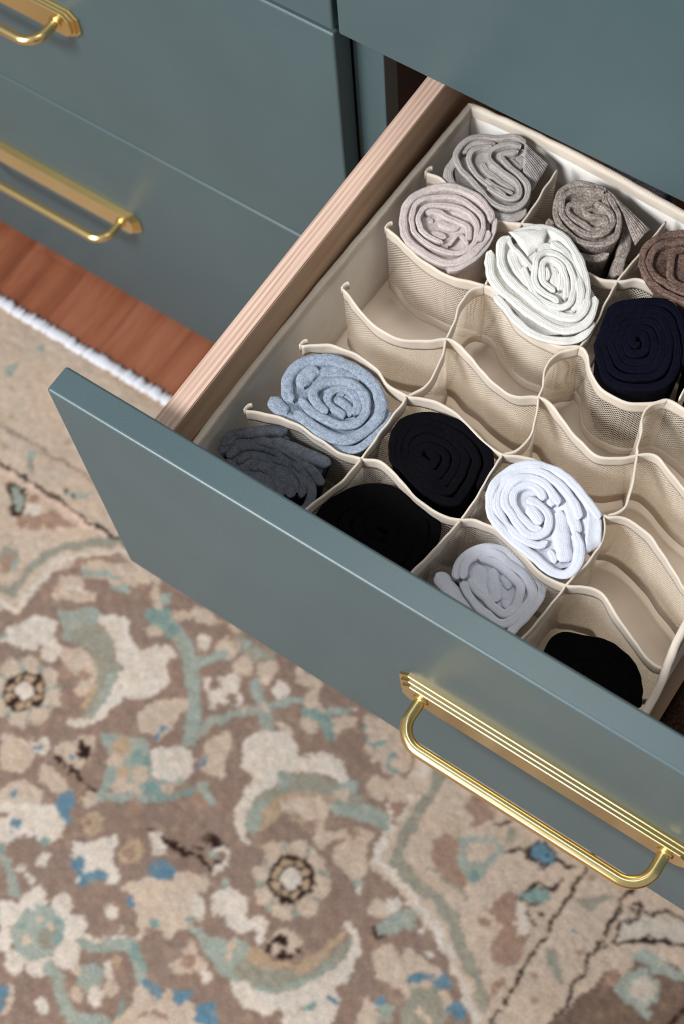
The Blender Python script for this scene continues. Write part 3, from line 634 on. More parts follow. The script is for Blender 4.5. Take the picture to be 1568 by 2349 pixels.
class NT:
    def __init__(s, nt): s.t = nt

    def n(s, kind, **k):
        x = s.t.nodes.new(kind)
        for a, b in k.items(): setattr(x, a, b)
        return x

    def l(s, a, b): s.t.links.new(a, b)

    def math(s, op, a, b=None, c=None):
        x = s.n('ShaderNodeMath', operation=op)
        for i, v in enumerate((a, b, c)):
            if v is None: continue
            if hasattr(v, 'type') and not isinstance(v, (int, float)): s.l(v, x.inputs[i])
            else: x.inputs[i].default_value = v
        return x.outputs[0]

    def noise(s, vec, scale, detail=3, rough=0.55):
        x = s.n('ShaderNodeTexNoise')
        x.inputs['Scale'].default_value = scale
        x.inputs['Detail'].default_value = detail
        x.inputs['Roughness'].default_value = rough
        if vec is not None: s.l(vec, x.inputs['Vector'])
        return x

    def ramp(s, fac, stops):
        x = s.n('ShaderNodeValToRGB')
        cr = x.color_ramp
        while len(cr.elements) < len(stops): cr.elements.new(0.5)
        for e, (p, c) in zip(cr.elements, stops):
            e.position = p; e.color = c
        s.l(fac, x.inputs['Fac'])
        return x.outputs['Color']

    def mapping(s, vec, scale):
        x = s.n('ShaderNodeMapping')
        x.inputs['Scale'].default_value = scale
        s.l(vec, x.inputs['Vector'])
        return x.outputs[0]

    def bump(s, height, strength, dist, bsdf, normal=None):
        x = s.n('ShaderNodeBump')
        x.inputs['Strength'].default_value = strength
        x.inputs['Distance'].default_value = dist
        s.l(height, x.inputs['Height'])
        if normal is not None: s.l(normal, x.inputs['Normal'])
        if bsdf is not None: s.l(x.outputs[0], bsdf.inputs['Normal'])
        return x.outputs[0]


def mul(c, k): return (min(1, c[0] * k), min(1, c[1] * k), min(1, c[2] * k), 1)


def mat_paint(name, c, rough=0.42):
    m, nt, b = new_mat(name); t = NT(nt)
    g = t.n('ShaderNodeNewGeometry').outputs['Position']
    a = t.noise(g, 900, 2); a2 = t.noise(g, 9, 3)
    col = t.ramp(a2.outputs['Fac'], [(0.3, mul(c, 0.95)), (0.7, mul(c, 1.05))])
    gr = t.n('ShaderNodeMapRange'); gr.inputs['From Min'].default_value = 0.3; gr.inputs['From Max'].default_value = 0.7
    gr.inputs['To Min'].default_value = 0.91; gr.inputs['To Max'].default_value = 1.09
    t.l(a.outputs['Fac'], gr.inputs['Value'])
    vs = t.n('ShaderNodeVectorMath', operation='SCALE'); t.l(col, vs.inputs[0]); t.l(gr.outputs[0], vs.inputs['Scale'])
    t.l(vs.outputs[0], b.inputs['Base Color'])
    b.inputs['Roughness'].default_value = rough
    b.inputs['Specular IOR Level'].default_value = 0.5
    t.bump(a.outputs['Fac'], 0.12, 0.0004, b)
    return m


def mat_plain(name, c, rough=0.7, metal=0.0, spec=0.4):
    m, nt, b = new_mat(name); t = NT(nt)
    g = t.n('ShaderNodeNewGeometry').outputs['Position']
    a = t.noise(g, 60, 3)
    t.l(t.ramp(a.outputs['Fac'], [(0.3, mul(c, 0.92)), (0.7, mul(c, 1.08))]), b.inputs['Base Color'])
    b.inputs['Roughness'].default_value = rough
    b.inputs['Metallic'].default_value = metal
    b.inputs['Specular IOR Level'].default_value = spec
    return m


def mat_brass():
    m, nt, b = new_mat('polished_brass'); t = NT(nt)
    b.inputs['Base Color'].default_value = (0.80, 0.60, 0.27, 1)
    b.inputs['Metallic'].default_value = 1
    g = t.n('ShaderNodeNewGeometry').outputs['Position']
    a = t.noise(t.mapping(g, (60, 900, 900)), 1.0, 2)
    r = t.n('ShaderNodeMapRange'); r.inputs['To Min'].default_value = 0.17; r.inputs['To Max'].default_value = 0.25
    t.l(a.outputs['Fac'], r.inputs['Value']); t.l(r.outputs[0], b.inputs['Roughness'])
    t.bump(a.outputs['Fac'], 0.05, 0.0003, b)
    return m


def mat_ply_edge():
    """stacked birch veneers seen on the cut edge, running along y"""
    m, nt, b = new_mat('plywood_edge'); t = NT(nt)
    g = t.n('ShaderNodeNewGeometry').outputs['Position']
    sx = t.n('ShaderNodeSeparateXYZ'); t.l(g, sx.inputs[0])
    grain = t.noise(t.mapping(g, (700, 9, 700)), 1.0, 4, 0.6)
    grain2 = t.noise(t.mapping(g, (2600, 60, 900)), 1.0, 3, 0.6)
    wob = t.math('MULTIPLY', t.noise(t.mapping(g, (30, 6, 30)), 1.0, 2).outputs['Fac'], 0.0012)
    ph = t.math('MULTIPLY', t.math('ADD', sx.outputs[0], wob), 2 * math.pi / 0.0041)
    w = t.math('MULTIPLY_ADD', t.math('SINE', ph), 0.5, 0.5)
    f = t.math('ADD', t.math('MULTIPLY', w, 0.22), t.math('MULTIPLY', grain.outputs['Fac'], 0.85))
    f = t.math('ADD', f, t.math('MULTIPLY', grain2.outputs['Fac'], 0.22))
    col = t.ramp(f, [(0.3, rgb(136, 106, 92)), (0.55, rgb(172, 142, 126)), (0.9, rgb(202, 176, 158))])
    t.l(col, b.inputs['Base Color'])
    b.inputs['Roughness'].default_value = 0.62
    t.bump(f, 0.25, 0.0004, b)
    return m


def mat_wood(name, c1, c2, c3, sc=(60, 4, 60), rough=0.5, spec=0.4):
    m, nt, b = new_mat(name); t = NT(nt)
    g = t.n('ShaderNodeNewGeometry').outputs['Position']
    oi = t.n('ShaderNodeObjectInfo')
    add = t.n('ShaderNodeVectorMath', operation='ADD')
    cx = t.n('ShaderNodeCombineXYZ'); t.l(t.math('MULTIPLY', oi.outputs['Random'], 7.0), cx.inputs[0]); t.l(t.math('MULTIPLY', oi.outputs['Random'], 13.0), cx.inputs[1])
    t.l(g, add.inputs[0]); t.l(cx.outputs[0], add.inputs[1])
    a = t.noise(t.mapping(add.outputs[0], sc), 1.0, 5, 0.6)
    a2 = t.noise(t.mapping(add.outputs[0], (sc[0] * 6, sc[1] * 5, sc[2] * 6)), 1.0, 4, 0.6)
    f = t.math('ADD', t.math('MULTIPLY', a.outputs['Fac'], 0.8), t.math('MULTIPLY', a2.outputs['Fac'], 0.3))
    f = t.math('ADD', f, t.math('MULTIPLY', t.math('SUBTRACT', oi.outputs['Random'], 0.5), 0.16))
    t.l(t.ramp(f, [(0.32, c1), (0.55, c2), (0.78, c3)]), b.inputs['Base Color'])
    b.inputs['Roughness'].default_value = rough
    b.inputs['Specular IOR Level'].default_value = spec
    t.bump(a2.outputs['Fac'], 0.15, 0.0005, b)
    return m


def translucent(t, nt, b, c, k):
    """thin cloth lets part of the light through"""
    out = nt.nodes['Material Output']
    tr = t.n('ShaderNodeBsdfTranslucent'); tr.inputs['Color'].default_value = c
    mx = t.n('ShaderNodeMixShader'); mx.inputs[0].default_value = k
    t.l(b.outputs[0], mx.inputs[1]); t.l(tr.outputs[0], mx.inputs[2])
    t.l(mx.outputs[0], out.inputs['Surface'])
    return mx


def mat_cloth(name, c, weave=0.0011, bump=0.25, twill=True, trans=0.0):
    """woven cotton, weave drawn in the uv metres"""
    m, nt, b = new_mat(name); t = NT(nt)
    uv = t.n('ShaderNodeUVMap').outputs[0]
    sx = t.n('ShaderNodeSeparateXYZ'); t.l(uv, sx.inputs[0])
    u, v = sx.outputs[0], sx.outputs[1]
    k = 2 * math.pi / weave
    if twill:
        a = t.math('SINE', t.math('MULTIPLY', t.math('ADD', u, v), k * 0.9))
        a2 = t.math('SINE', t.math('MULTIPLY', v, k * 0.5))
        hgt = t.math('ADD', t.math('MULTIPLY', a, 0.4), t.math('MULTIPLY', a2, 0.12))
    else:
        hgt = t.math('MULTIPLY', t.math('SINE', t.math('MULTIPLY', u, k)), t.math('SINE', t.math('MULTIPLY', v, k)))
        hgt = t.math('MULTIPLY', hgt, 0.4)
    g = t.n('ShaderNodeNewGeometry').outputs['Position']
    a = t.noise(g, 35, 4); a3 = t.noise(g, 1400, 2)
    f = t.math('ADD', t.math('MULTIPLY', a.outputs['Fac'], 0.6), t.math('MULTIPLY', a3.outputs['Fac'], 0.4))
    t.l(t.ramp(f, [(0.3, mul(c, 0.90)), (0.7, mul(c, 1.07))]), b.inputs['Base Color'])
    b.inputs['Roughness'].default_value = 0.9
    b.inputs['Specular IOR Level'].default_value = 0.15
    b.inputs['Sheen Weight'].default_value = 0.15
    hh = t.math('ADD', hgt, t.math('MULTIPLY', a3.outputs['Fac'], 0.5))
    t.bump(hh, bump, 0.0004, b)
    if trans: translucent(t, nt, b, c, trans)
    return m


def mat_mesh(name, c):
    """nylon net: rows of offset eyelets cut through, laid out in uv metres"""
    m, nt, b = new_mat(name); t = NT(nt)
    uv = t.n('ShaderNodeUVMap').outputs[0]
    sx = t.n('ShaderNodeSeparateXYZ'); t.l(uv, sx.inputs[0])
    PU, PV = 0.0027, 0.0032

    def lat(ou, ov):
        fu = t.math('SUBTRACT', t.math('FRACT', t.math('ADD', t.math('DIVIDE', sx.outputs[0], PU), ou)), 0.5)
        fv = t.math('SUBTRACT', t.math('FRACT', t.math('ADD', t.math('DIVIDE', sx.outputs[1], PV), ov)), 0.5)
        au = t.math('POWER', t.math('ABSOLUTE', fu), 1.6)
        av = t.math('POWER', t.math('ABSOLUTE', t.math('MULTIPLY', fv, 1.15)), 1.6)
        return t.math('POWER', t.math('ADD', au, av), 1 / 1.6)
    d = t.math('MINIMUM', lat(0, 0), lat(0.5, 0.5))
    alpha = t.ramp(d, [(0.255, (0, 0, 0, 1)), (0.295, (1, 1, 1, 1))])
    mx = translucent(t, nt, b, c, 0.5)
    hole = t.n('ShaderNodeBsdfTransparent')
    m2 = t.n('ShaderNodeMixShader')
    t.l(alpha, m2.inputs[0]); t.l(hole.outputs[0], m2.inputs[1]); t.l(mx.outputs[0], m2.inputs[2])
    t.l(m2.outputs[0], nt.nodes['Material Output'].inputs['Surface'])
    g = t.n('ShaderNodeNewGeometry').outputs['Position']
    a = t.noise(g, 40, 3)
    t.l(t.ramp(a.outputs['Fac'], [(0.3, mul(c, 0.95)), (0.7, mul(c, 1.05))]), b.inputs['Base Color'])
    b.inputs['Roughness'].default_value = 0.75
    b.inputs['Specular IOR Level'].default_value = 0.3
    b.inputs['Subsurface Weight'].default_value = 0.0
    t.bump(d, 0.5, 0.0006, b)
    return m


def mat_knit(name, c, heather=0.18, rib=0.0012, ribamp=1.0, fleck=None):
    m, nt, b = new_mat(name); t = NT(nt)
    uv = t.n('ShaderNodeUVMap').outputs[0]
    sx = t.n('ShaderNodeSeparateXYZ'); t.l(uv, sx.inputs[0])
    g = t.n('ShaderNodeNewGeometry').outputs['Position']
    wob = t.math('MULTIPLY', t.noise(g, 120, 2).outputs['Fac'], 0.0012)
    ph = t.math('MULTIPLY', t.math('ADD', sx.outputs[1], wob), 2 * math.pi / rib)
    st = t.math('SINE', ph)
    cr = t.math('SINE', t.math('MULTIPLY', sx.outputs[0], 2 * math.pi / 0.0011))
    fz = t.noise(t.mapping(g, (1, 1, 0.6)), 800, 3, 0.75)
    big = t.noise(g, 260, 3, 0.6)
    hgt = t.math('ADD', t.math('MULTIPLY', st, 0.22 * ribamp), t.math('MULTIPLY', cr, 0.06))
    hgt = t.math('ADD', hgt, t.math('MULTIPLY', fz.outputs['Fac'], 1.1))
    hgt = t.math('ADD', hgt, t.math('MULTIPLY', big.outputs['Fac'], 1.3))
    f = t.math('ADD', t.math('MULTIPLY', fz.outputs['Fac'], 0.65), t.math('MULTIPLY', big.outputs['Fac'], 0.35))
    f = t.math('ADD', f, t.math('MULTIPLY', st, 0.02 * ribamp))
    lo = mul(c, 1 - heather * 1.6); hi = mul(c, 1 + heather * 1.6)
    stops = [(0.41, lo), (0.59, hi)]
    if fleck: stops = [(0.40, lo), (0.54, hi), (0.66, fleck)]
    t.l(t.ramp(f, stops), b.inputs['Base Color'])
    b.inputs['Roughness'].default_value = 1.0
    b.inputs['Specular IOR Level'].default_value = 0.05
    b.inputs['Sheen Weight'].default_value = 0.10
    b.inputs['Sheen Roughness'].default_value = 0.5
    b.inputs['Sheen Tint'].default_value = mul(c, 1.0)
    t.bump(hgt, 0.6, 0.0005, b)
    return m


M_PAINT = mat_paint('sage_paint', rgb(66, 84, 88, 0.86), 0.38)
M_BRASS = mat_brass()
M_PLY = mat_ply_edge()
M_BIRCH = mat_wood('birch_face', rgb(150, 118, 92), rgb(172, 140, 112), rgb(190, 160, 132), (40, 3, 90), 0.55)
M_OAK = mat_wood('red_oak', rgb(98, 52, 32), rgb(124, 71, 47), rgb(140, 90, 68), (40, 3.2, 30), 0.5, 0.3)
M_DARK = mat_wood('carcass_inside', rgb(44, 34, 30), rgb(54, 42, 37), rgb(64, 50, 44), (30, 3, 30), 0.7)
M_BLACK = mat_plain('shadow_gap', rgb(28, 32, 32), 0.8)
M_COTTON = mat_cloth('beige_cotton', rgb(250, 236, 219), 0.0009, 0.15, False, 0.15)
M_LINEN = mat_cloth('off_white_cotton', rgb(230, 226, 220), 0.0009, 0.15, False, 0.1)
M_TAPE = mat_cloth('twill_tape', rgb(226, 214, 199), 0.0014, 0.55, True, 0.25)
M_NET = mat_mesh('beige_net', rgb(246, 235, 219))

# ------------------------------------------------------------ floor with oak planks
floor = box('floor', -2.6, 2.2, -3.0, 0.7, ZFLOOR - 0.05, ZFLOOR - 0.018, M_DARK, bevel=0)
props(floor, kind='structure')
pw = 0.083
for i in range(29):
    x = -1.35 + i * pw
    ys = [-1.9, -1.1 + 0.37 * ((i * 7) % 5) / 5, -0.25 + 0.5 * ((i * 3) % 4) / 4, 0.68]
    for a, b_ in zip(ys[:-1], ys[1:]):
        box('plank', x + 0.0002, x + pw - 0.0002, a + 0.0002, b_ - 0.0002, ZFLOOR - 0.018, ZFLOOR + 0.0002 * (i % 3 - 1), M_OAK, floor, bevel=0.0003, seg=1)
wb = box('wall_back', -2.6, 2.2, 0.70, 0.76, ZFLOOR - 0.05, 1.9, mat_paint('wall_paint', rgb(118, 104, 86), 0.8), bevel=0)
props(wb, kind='structure')

# ------------------------------------------------------------ dresser
dresser = empty('dresser', (0, 0, ZFLOOR))
props(dresser, 'sage green dresser with flat drawer fronts, brass pulls and one drawer pulled open', 'dresser')
YB = 0.56
body = box('carcass', -W - 0.02, -0.0125, T + 0.012, YB, ZLOW + 0.002, -0.5, M_DARK, dresser, bevel=0)
mb = MB()


def badd(x0, x1, y0, y1, z0, z1):
    v = [(x, y, z) for x in (x0, x1) for y in (y0, y1) for z in (z0, z1)]
    mb.add(v, [(0, 1, 3, 2), (4, 6, 7, 5), (0, 4, 5, 1), (2, 3, 7, 6), (0, 2, 6, 4), (1, 5, 7, 3)])


bpy.data.objects.remove(body)
ZT = 0.33
badd(0.004, 0.020, T + 0.02, YB, ZLOW, ZT)                 # divider left of the right bay
badd(-0.028, -0.012, T + 0.02, YB, ZLOW, ZT)               # divider right of the left bay
badd(W + 0.004, W + 0.022, T, YB, ZLOW, ZT)
badd(-W - 0.030, -W - 0.012, T, YB, ZLOW, ZT)
badd(-W - 0.030, W + 0.022, YB, YB + 0.012, ZLOW, ZT)
badd(-W - 0.030, W + 0.022, T, YB, ZLOW - 0.004, ZLOW + 0.012)
badd(-W - 0.030, W + 0.022, T + 0.02, YB, -0.336, -0.320)   # dust shelf
badd(-W - 0.030, W + 0.022, T + 0.02, YB, -0.001, 0.010)
mb.build('carcass', M_DARK, dresser, smooth=False)
box('top_panel', -W - 0.035, W + 0.03, -0.005, YB + 0.012, ZT, ZT + 0.025, M_PAINT, dresser, bevel=0.002)
box('toe_kick', -W - 0.01, W + 0.01, 0.05, 0.066, ZFLOOR + 0.0006, ZLOW - 0.004, M_DARK, dresser, bevel=0)
box('stile', -0.0022, 0.0248, T + 0.0012, T + 0.020, ZLOW, ZT, M_PAINT, dresser, bevel=0.0008)
box('stile', -0.0052, -0.0026, T + 0.0016, T + 0.020, ZLOW, ZT, M_PAINT, dresser, bevel=0.0006)
box('stile', -0.034, -0.0105, T + 0.0012, T + 0.020, ZLOW, ZT, M_BLACK, dresser, bevel=0.0006)


def octagon_plate(mb, xc, hl, hh, y0, y1, zc, ch):
    """rectangular plate with clipped corners, extruded from y0 (panel) to y1 (front)"""
    o = [(-hl, -hh + ch), (-hl + ch, -hh), (hl - ch, -hh), (hl, -hh + ch), (hl, hh - ch), (hl - ch, hh), (-hl + ch, hh), (-hl, hh - ch)]
    e = 0.0006
    rings = []
    for y, ins in ((y0, 0), (y1 + e, 0), (y1, e)):
        rings += [(xc + a * (1 - ins / hl), y, zc + b * (1 - ins / hh)) for a, b in o]
    f = grid_faces(3, 8, True) + [tuple(range(7, -1, -1)), tuple(16 + j for j in range(8))]
    mb.add(rings, [tuple(reversed(q)) for q in f])


def pull(xc, zc, yf, parent):
    mb = MB()
    octagon_plate(mb, xc, 0.1225, 0.0168, yf, yf - 0.0030, zc, 0.0075)
    octagon_plate(mb, xc, 0.1195, 0.0157, yf, yf - 0.0060, zc, 0.0070)
    octagon_plate(mb, xc, 0.1165, 0.0146, yf, yf - 0.0088, zc, 0.0066)
    mb.build('backplate', M_BRASS, parent, smooth=False)
    mb = MB()
    a = 0.1; so = 0.0415; r = 0.019
    pts = []
    for k in range(4): pts.append((xc - a, yf - 0.0075 - (so - r - 0.0075) * k / 4, zc))
    for k in range(13):
        t = math.radians(90 * k / 12)
        pts.append((xc - a + r * (1 - math.cos(t)), yf - so + r * (1 - math.sin(t)), zc))
    for k in range(1, 12): pts.append((xc - a + r + (2 * a - 2 * r) * k / 12, yf - so, zc))
    half = pts[:17]
    pts = pts + [(2 * xc - p[0], p[1], p[2]) for p in reversed(half)]
    tube(mb, pts, 0.0048, 20)
    for sgn in (-1, 1):
        x = xc + sgn * a
        tube(mb, [(x, yf - 0.0086, zc), (x, yf - 0.0100, zc), (x, yf - 0.0108, zc)], [0.0068, 0.0066, 0.0050], 20)
    mb.build('pull_bar', M_BRASS, parent)


def drawer_front(x0, x1, yf, z0, z1, zc=None):
    f = box('drawer', x0, x1, yf, yf + T, z0, z1, M_PAINT, dresser, bevel=0.0024, seg=4)
    pull((x0 + x1) / 2, (z0 + z1) / 2 if zc is None else zc, yf, f)
    return f


XL0, XL1 = -0.0049 - W - 0.004, -0.0049
drawer_front(XL0, XL1, 0, 0.0, 0.31)
drawer_front(XL0, XL1, 0, -GAP - H + 0.0012, -GAP)
drawer_front(XL0, XL1, 0, ZLOW, -GAP - H - 0.0018, -0.476)
drawer_front(0.0, W, 0, 0.0, 0.31)
drawer_front(0.0, W, 0, ZLOW, -GAP - H - 0.0018, -0.476)
open_front = drawer_front(0.0, W, -D, -GAP - H, -GAP, -0.1565)
open_front['label'] = 'drawer pulled far open with a birch plywood box behind the front'
PX0, PX1, PZ = 0.0634, 0.0798, -0.036
YE = 0.16
box('side_panel', PX0, PX1, -D + T, YE, -0.205, PZ, M_PLY, open_front, bevel=0.0007)
box('side_liner', PX1 - 0.0002, PX1 + 0.0004, -D + T, YE, -0.18, PZ - 0.0012, M_BIRCH, open_front, bevel=0)
box('side_panel', W - PX1, W - PX0, -D + T, YE, -0.205, PZ, M_PLY, open_front, bevel=0.0007)
box('back_panel', PX1, W - PX1, YE - 0.016, YE, -0.18, PZ, M_BIRCH, open_front, bevel=0.0006)
box('bottom_panel', PX1, W - PX1, -D + T, YE - 0.016, -0.184, -0.1752, M_BIRCH, open_front, bevel=0)

# ------------------------------------------------------------ sock organizer
OB = -0.175
org = empty('sock_organizer', (0.265, -0.14, OB))
props(org, 'beige cotton drawer organizer with mesh dividers and twill bound rims, 24 cells', 'organizer')
left = [(.0915, .0470), (.0900, .003), (.0880, -.0572), (.0860, -.1156), (.0842, -.1722), (.0829, -.2272), (.0827, -.2712), (.0835, -.3148), (.0850, -.3265)]
back = [(.0915, .0470), (.1379, .0492), (.178, .0495), (.2221, .0480), (.2641, .0455), (.30, .0440), (.36, .043), (.41, .042), (.443, .041)]
right = [(.443, .041), (.4445, -.06), (.4455, -.16), (.4475, -.2493), (.4500, -.2743), (.4535, -.295), (.4545, -.3142), (.4550, -.3265)]
front = [(.0850, -.3265), (.16, -.3275), (.25, -.328), (.35, -.3275), (.4550, -.3265)]


def slab(name, path, z0, z1, th, mat, parent, step=0.004, wob=0.0004, rows=6, seed=0):
    P, s = smooth_path(path, step)
    N = normals2(P)
    m = len(P)
    zs = np.linspace(z0, z1, rows)
    V = []; U = []
    ring = [(-1, z) for z in zs] + [(1, z) for z in zs[::-1]]
    k = len(ring)
    for i in range(m):
        for j, (sd, z) in enumerate(ring):
            o = sd * th / 2
            d = wob * noise.noise(Vector((P[i, 0] * 40, P[i, 1] * 40, z * 30 + seed)))
            V.append((P[i, 0] + N[i, 0] * (o + d), P[i, 1] + N[i, 1] * (o + d), z))
            U.append((s[i], z if sd < 0 else z + 0.5))
    f = grid_faces(m, k, True) + [tuple(range(k)), tuple((m - 1) * k + j for j in range(k - 1, -1, -1))]
    mb = MB(); mb.add(V, f, U)
    return mb.build(name, mat, parent)


def inset(path, d):
    return path


for nm, p, sd in (('left', left, 1), ('back', back, 2), ('right', right, 3), ('front', front, 4)):
    w_ = slab('side_panel', p, OB + 0.0006, ZO - 0.003, 0.0026, M_LINEN, org, seed=sd, wob=0.0012)
    mb = MB()
    ribbon(mb, p, 0.0058, ZO, ZO - 0.0105, step=0.003, wob=0.0003, seed=sd, round_ends=False, flat=1.0, groove=0)
    mb.build('rim_binding', M_TAPE, w_)
# base with soft creases
nx, ny = 92, 92
xs = np.linspace(0.085, 0.453, nx); ys = np.linspace(-0.3255, 0.044, ny)
V = []; U = []
for x in xs:
    for y in ys:
        z = OB + 0.0035 + 0.0022 * noise.noise(Vector((x * 28, y * 28, 1))) + 0.0012 * noise.noise(Vector((x * 9 + y * 60, x * 12, 5)))
        for cx0 in (0.232, 0.262, 0.32):
            dd = (x - cx0 - 0.10 * (y + 0.12)) / 0.0022
            z += 0.0016 * math.exp(-dd * dd)
        V.append((x, y, z)); U.append((x, y))
mb = MB(); mb.add(V, grid_faces(nx, ny), U)
bo = mb.build('base_panel', M_COTTON, org)
so_ = bo.modifiers.new('solid', 'SOLIDIFY'); so_.thickness = 0.002; so_.offset = -1


def clampx(P):
    P = np.array(P, float) / 1000
    P[:, 0] = np.clip(P[:, 0], 0.0865, 0.4485)
    return P


def divider(name, path, seed, zt=ZO - 0.0012, zb=-0.1575):
    """net wall hung between twill tapes; net, top tape and bottom tape"""
    P, s = smooth_path(path, 0.0025)
    N = normals2(P)
    m = len(P)
    rows = 14
    V = []; U = []

    def pos(i, z, o=0.0):
        q = (zt - z) / (zt - zb)
        d = 0.0055 * q * noise.noise(Vector((P[i, 0] * 22, P[i, 1] * 22, seed * 2.3))) + 0.0013 * noise.noise(Vector((s[i] * 70, q * 3, seed)))
        if s[i] < 0.004 or s[i] > s[-1] - 0.004: d *= 0.2
        zz = z + 0.0016 * noise.noise(Vector((s[i] * 26, seed * 5.0, 2)))
        return (P[i, 0] + N[i, 0] * (d + o), P[i, 1] + N[i, 1] * (d + o), zz)
    for i in range(m):
        for z in np.linspace(zt - 0.001, zb + 0.001, rows):
            V.append(pos(i, z)); U.append((s[i], z))
    mb = MB(); mb.add(V, grid_faces(m, rows), U)
    o = mb.build(name, M_NET, org)
    for (za, zc, nm) in ((zt, zt - 0.0132, 'edge_tape'), (zb + 0.012, zb, 'edge_tape')):
        ring = []
        n_ = 5
        for z in np.linspace(zc, za, n_): ring.append((-0.0007, z))
        for z in np.linspace(za, zc, n_): ring.append((0.0007, z))
        k = len(ring)
        V = []; U = []
        for i in range(m):
            for a_, z in ring:
                V.append(pos(i, z, a_)); U.append((s[i], z + a_ * 2))
        f = grid_faces(m, k, True) + [tuple(range(k)), tuple((m - 1) * k + j for j in range(k - 1, -1, -1))]
        mb = MB(); mb.add(V, f, U)
        mb.build(nm, M_TAPE, o)
    return o


for i, p in enumerate(ROW_PATHS):
    P = clampx(p)
    keep = [j for j in range(len(P)) if j == 0 or P[j, 0] < 0.448]
    P = P[keep]
    yw = P[-1, 1] + 0.001
    rw = np.array(right)[::-1]
    xw = float(np.interp(yw, rw[:, 1], rw[:, 0])) - 0.0022
    if P[-1, 0] < xw - 0.0015: P = np.vstack([P, [xw, yw]])
    divider('row_divider', P, i + 1)
    # little folded tab where the divider meets the side panel
    x0, y0 = P[0]
    mb = MB()
    V = []; U = []
    tp = [(x0 - 0.0010, y0 - 0.0005), (x0 - 0.0012, y0 + 0.003), (x0 - 0.0004, y0 + 0.0058), (x0 + 0.0012, y0 + 0.0070)]
    TP, ts = smooth_path(tp, 0.001)
    tn = normals2(TP)
    for j in range(len(TP)):
        for o_, z in ((-0.0006, ZO - 0.0100), (-0.0006, ZO - 0.0005), (0.0006, ZO - 0.0005), (0.0006, ZO - 0.0100)):
            V.append((TP[j, 0] + tn[j, 0] * o_, TP[j, 1] + tn[j, 1] * o_, z)); U.append((ts[j], z))
    mb.add(V, grid_faces(len(TP), 4, True) + [(0, 1, 2, 3), tuple(4 * (len(TP) - 1) + q for q in (3, 2, 1, 0))], U)
    mb.build('loop_tab', M_TAPE, org)
extra = [[(358, 42), (357, 10), (356, -22)], [(356, -22), (357, -60), (360, -98)], [(360, -98), (362, -130), (364, -158)], [(370, -266), (371, -296), (372, -326)]]
for i, p in enumerate(CELL_PATHS):
    P = clampx(p)
    P[:, 1] = np.clip(P[:, 1], -0.3262, 0.0465)
    q = [0]
    for j in range(1, len(P)):
        if np.linalg.norm(P[j] - P[q[-1]]) > 0.002: q.append(j)
    divider('cell_divider', P[q], 20 + i, zt=ZO - 0.0018)
for i, p in enumerate(extra[:2]):
    divider('cell_divider', clampx(p), 60 + i, zt=ZO - 0.0018)

# ------------------------------------------------------------ rolled socks
KN = {
    'S1': mat_knit('knit_warm_grey', rgb(156, 149, 145), 0.10, 0.0016, 1.3),
    'S2': mat_knit('knit_pale_taupe', rgb(176, 164, 160), 0.09, 0.0014, 0.9),
    'S3': mat_knit('knit_marled_taupe', rgb(128, 118, 111), 0.26, 0.0014, 1.0, rgb(186, 177, 168)),
    'S4': mat_knit('knit_cream', rgb(200, 198, 192), 0.04, 0.0016, 0.9),
    'S5': mat_knit('knit_blue_grey', rgb(130, 140, 154), 0.17, 0.0012, 0.7),
    'S6': mat_knit('knit_bright_white', rgb(192, 195, 206), 0.02, 0.0015, 0.6),
    'S7': mat_knit('knit_soft_white', rgb(200, 203, 215), 0.03, 0.0015, 0.8),
    'S8': mat_knit('knit_charcoal', rgb(84, 88, 96), 0.17, 0.0012, 0.8),
    'S9': mat_knit('knit_black', rgb(9, 9, 13), 0.1, 0.0013, 1.3),
    'S10': mat_knit('knit_navy', rgb(10, 11, 22), 0.15, 0.0013, 1.3),
    'S11': mat_knit('knit_brown', rgb(94, 76, 68), 0.28, 0.0012, 0.8, rgb(140, 116, 100)),
    'S12': mat_knit('knit_jet', rgb(8, 8, 9), 0.1, 0.0013, 0.8),
}
LAB = {
    'S1': 'warm grey ribbed sock rolled into serpentine folds, back left corner cell',
    'S2': 'pale taupe rolled sock with a wide smooth outer wrap, second row from the back',
    'S3': 'marled dark taupe rolled sock with a ribbed cuff, back row between warm grey and brown',
    'S4': 'cream rolled sock with a folded over flap on top, beside the navy one',
    'S5': 'light blue-grey rolled sock with its toe flap sticking out to the left',
    'S6': 'bright white rolled sock in full light beside the black spiral one',
    'S7': 'white rolled sock half shaded behind the drawer front',
    'S8': 'charcoal grey rolled sock with a flat cuff in the front left cell',
    'S11': 'brown rolled sock with two dark hollows at the right edge of the back row',
    'S9': 'black rolled sock with a faint spiral, left of the bright white one',
    'S10': 'navy blue rolled sock below the brown one, right of the cream one',
    'S12': 'jet black sock behind the drawer front, between charcoal and half shaded white',
    'S13': 'jet black sock sunk low in the front right corner cell',
    'S14': 'black sock just right of the navy one, cut by the frame edge',
}
SB = OB + 0.0078


def core(mb, outline, z, zb, cent, sc=0.86):
    P, s = smooth_path(outline, 0.004, closed=True)
    P = P[:-1]
    c = np.array(cent)
    n = len(P)
    V = []
    for q, zz in ((0.78, zb), (0.95, z - 0.02), (1.0, z)):
        for p in P:
            r = c + (p - c) * sc * q
            V.append((r[0], r[1], zz))
    V.append((c[0], c[1], z + 0.001))
    f = grid_faces(3, n, True)
    for j in range(n): f.append((2 * n + j, 2 * n + (j + 1) % n, 3 * n))
    f.append(tuple(range(n - 1, -1, -1)))
    mb.add(V, f)


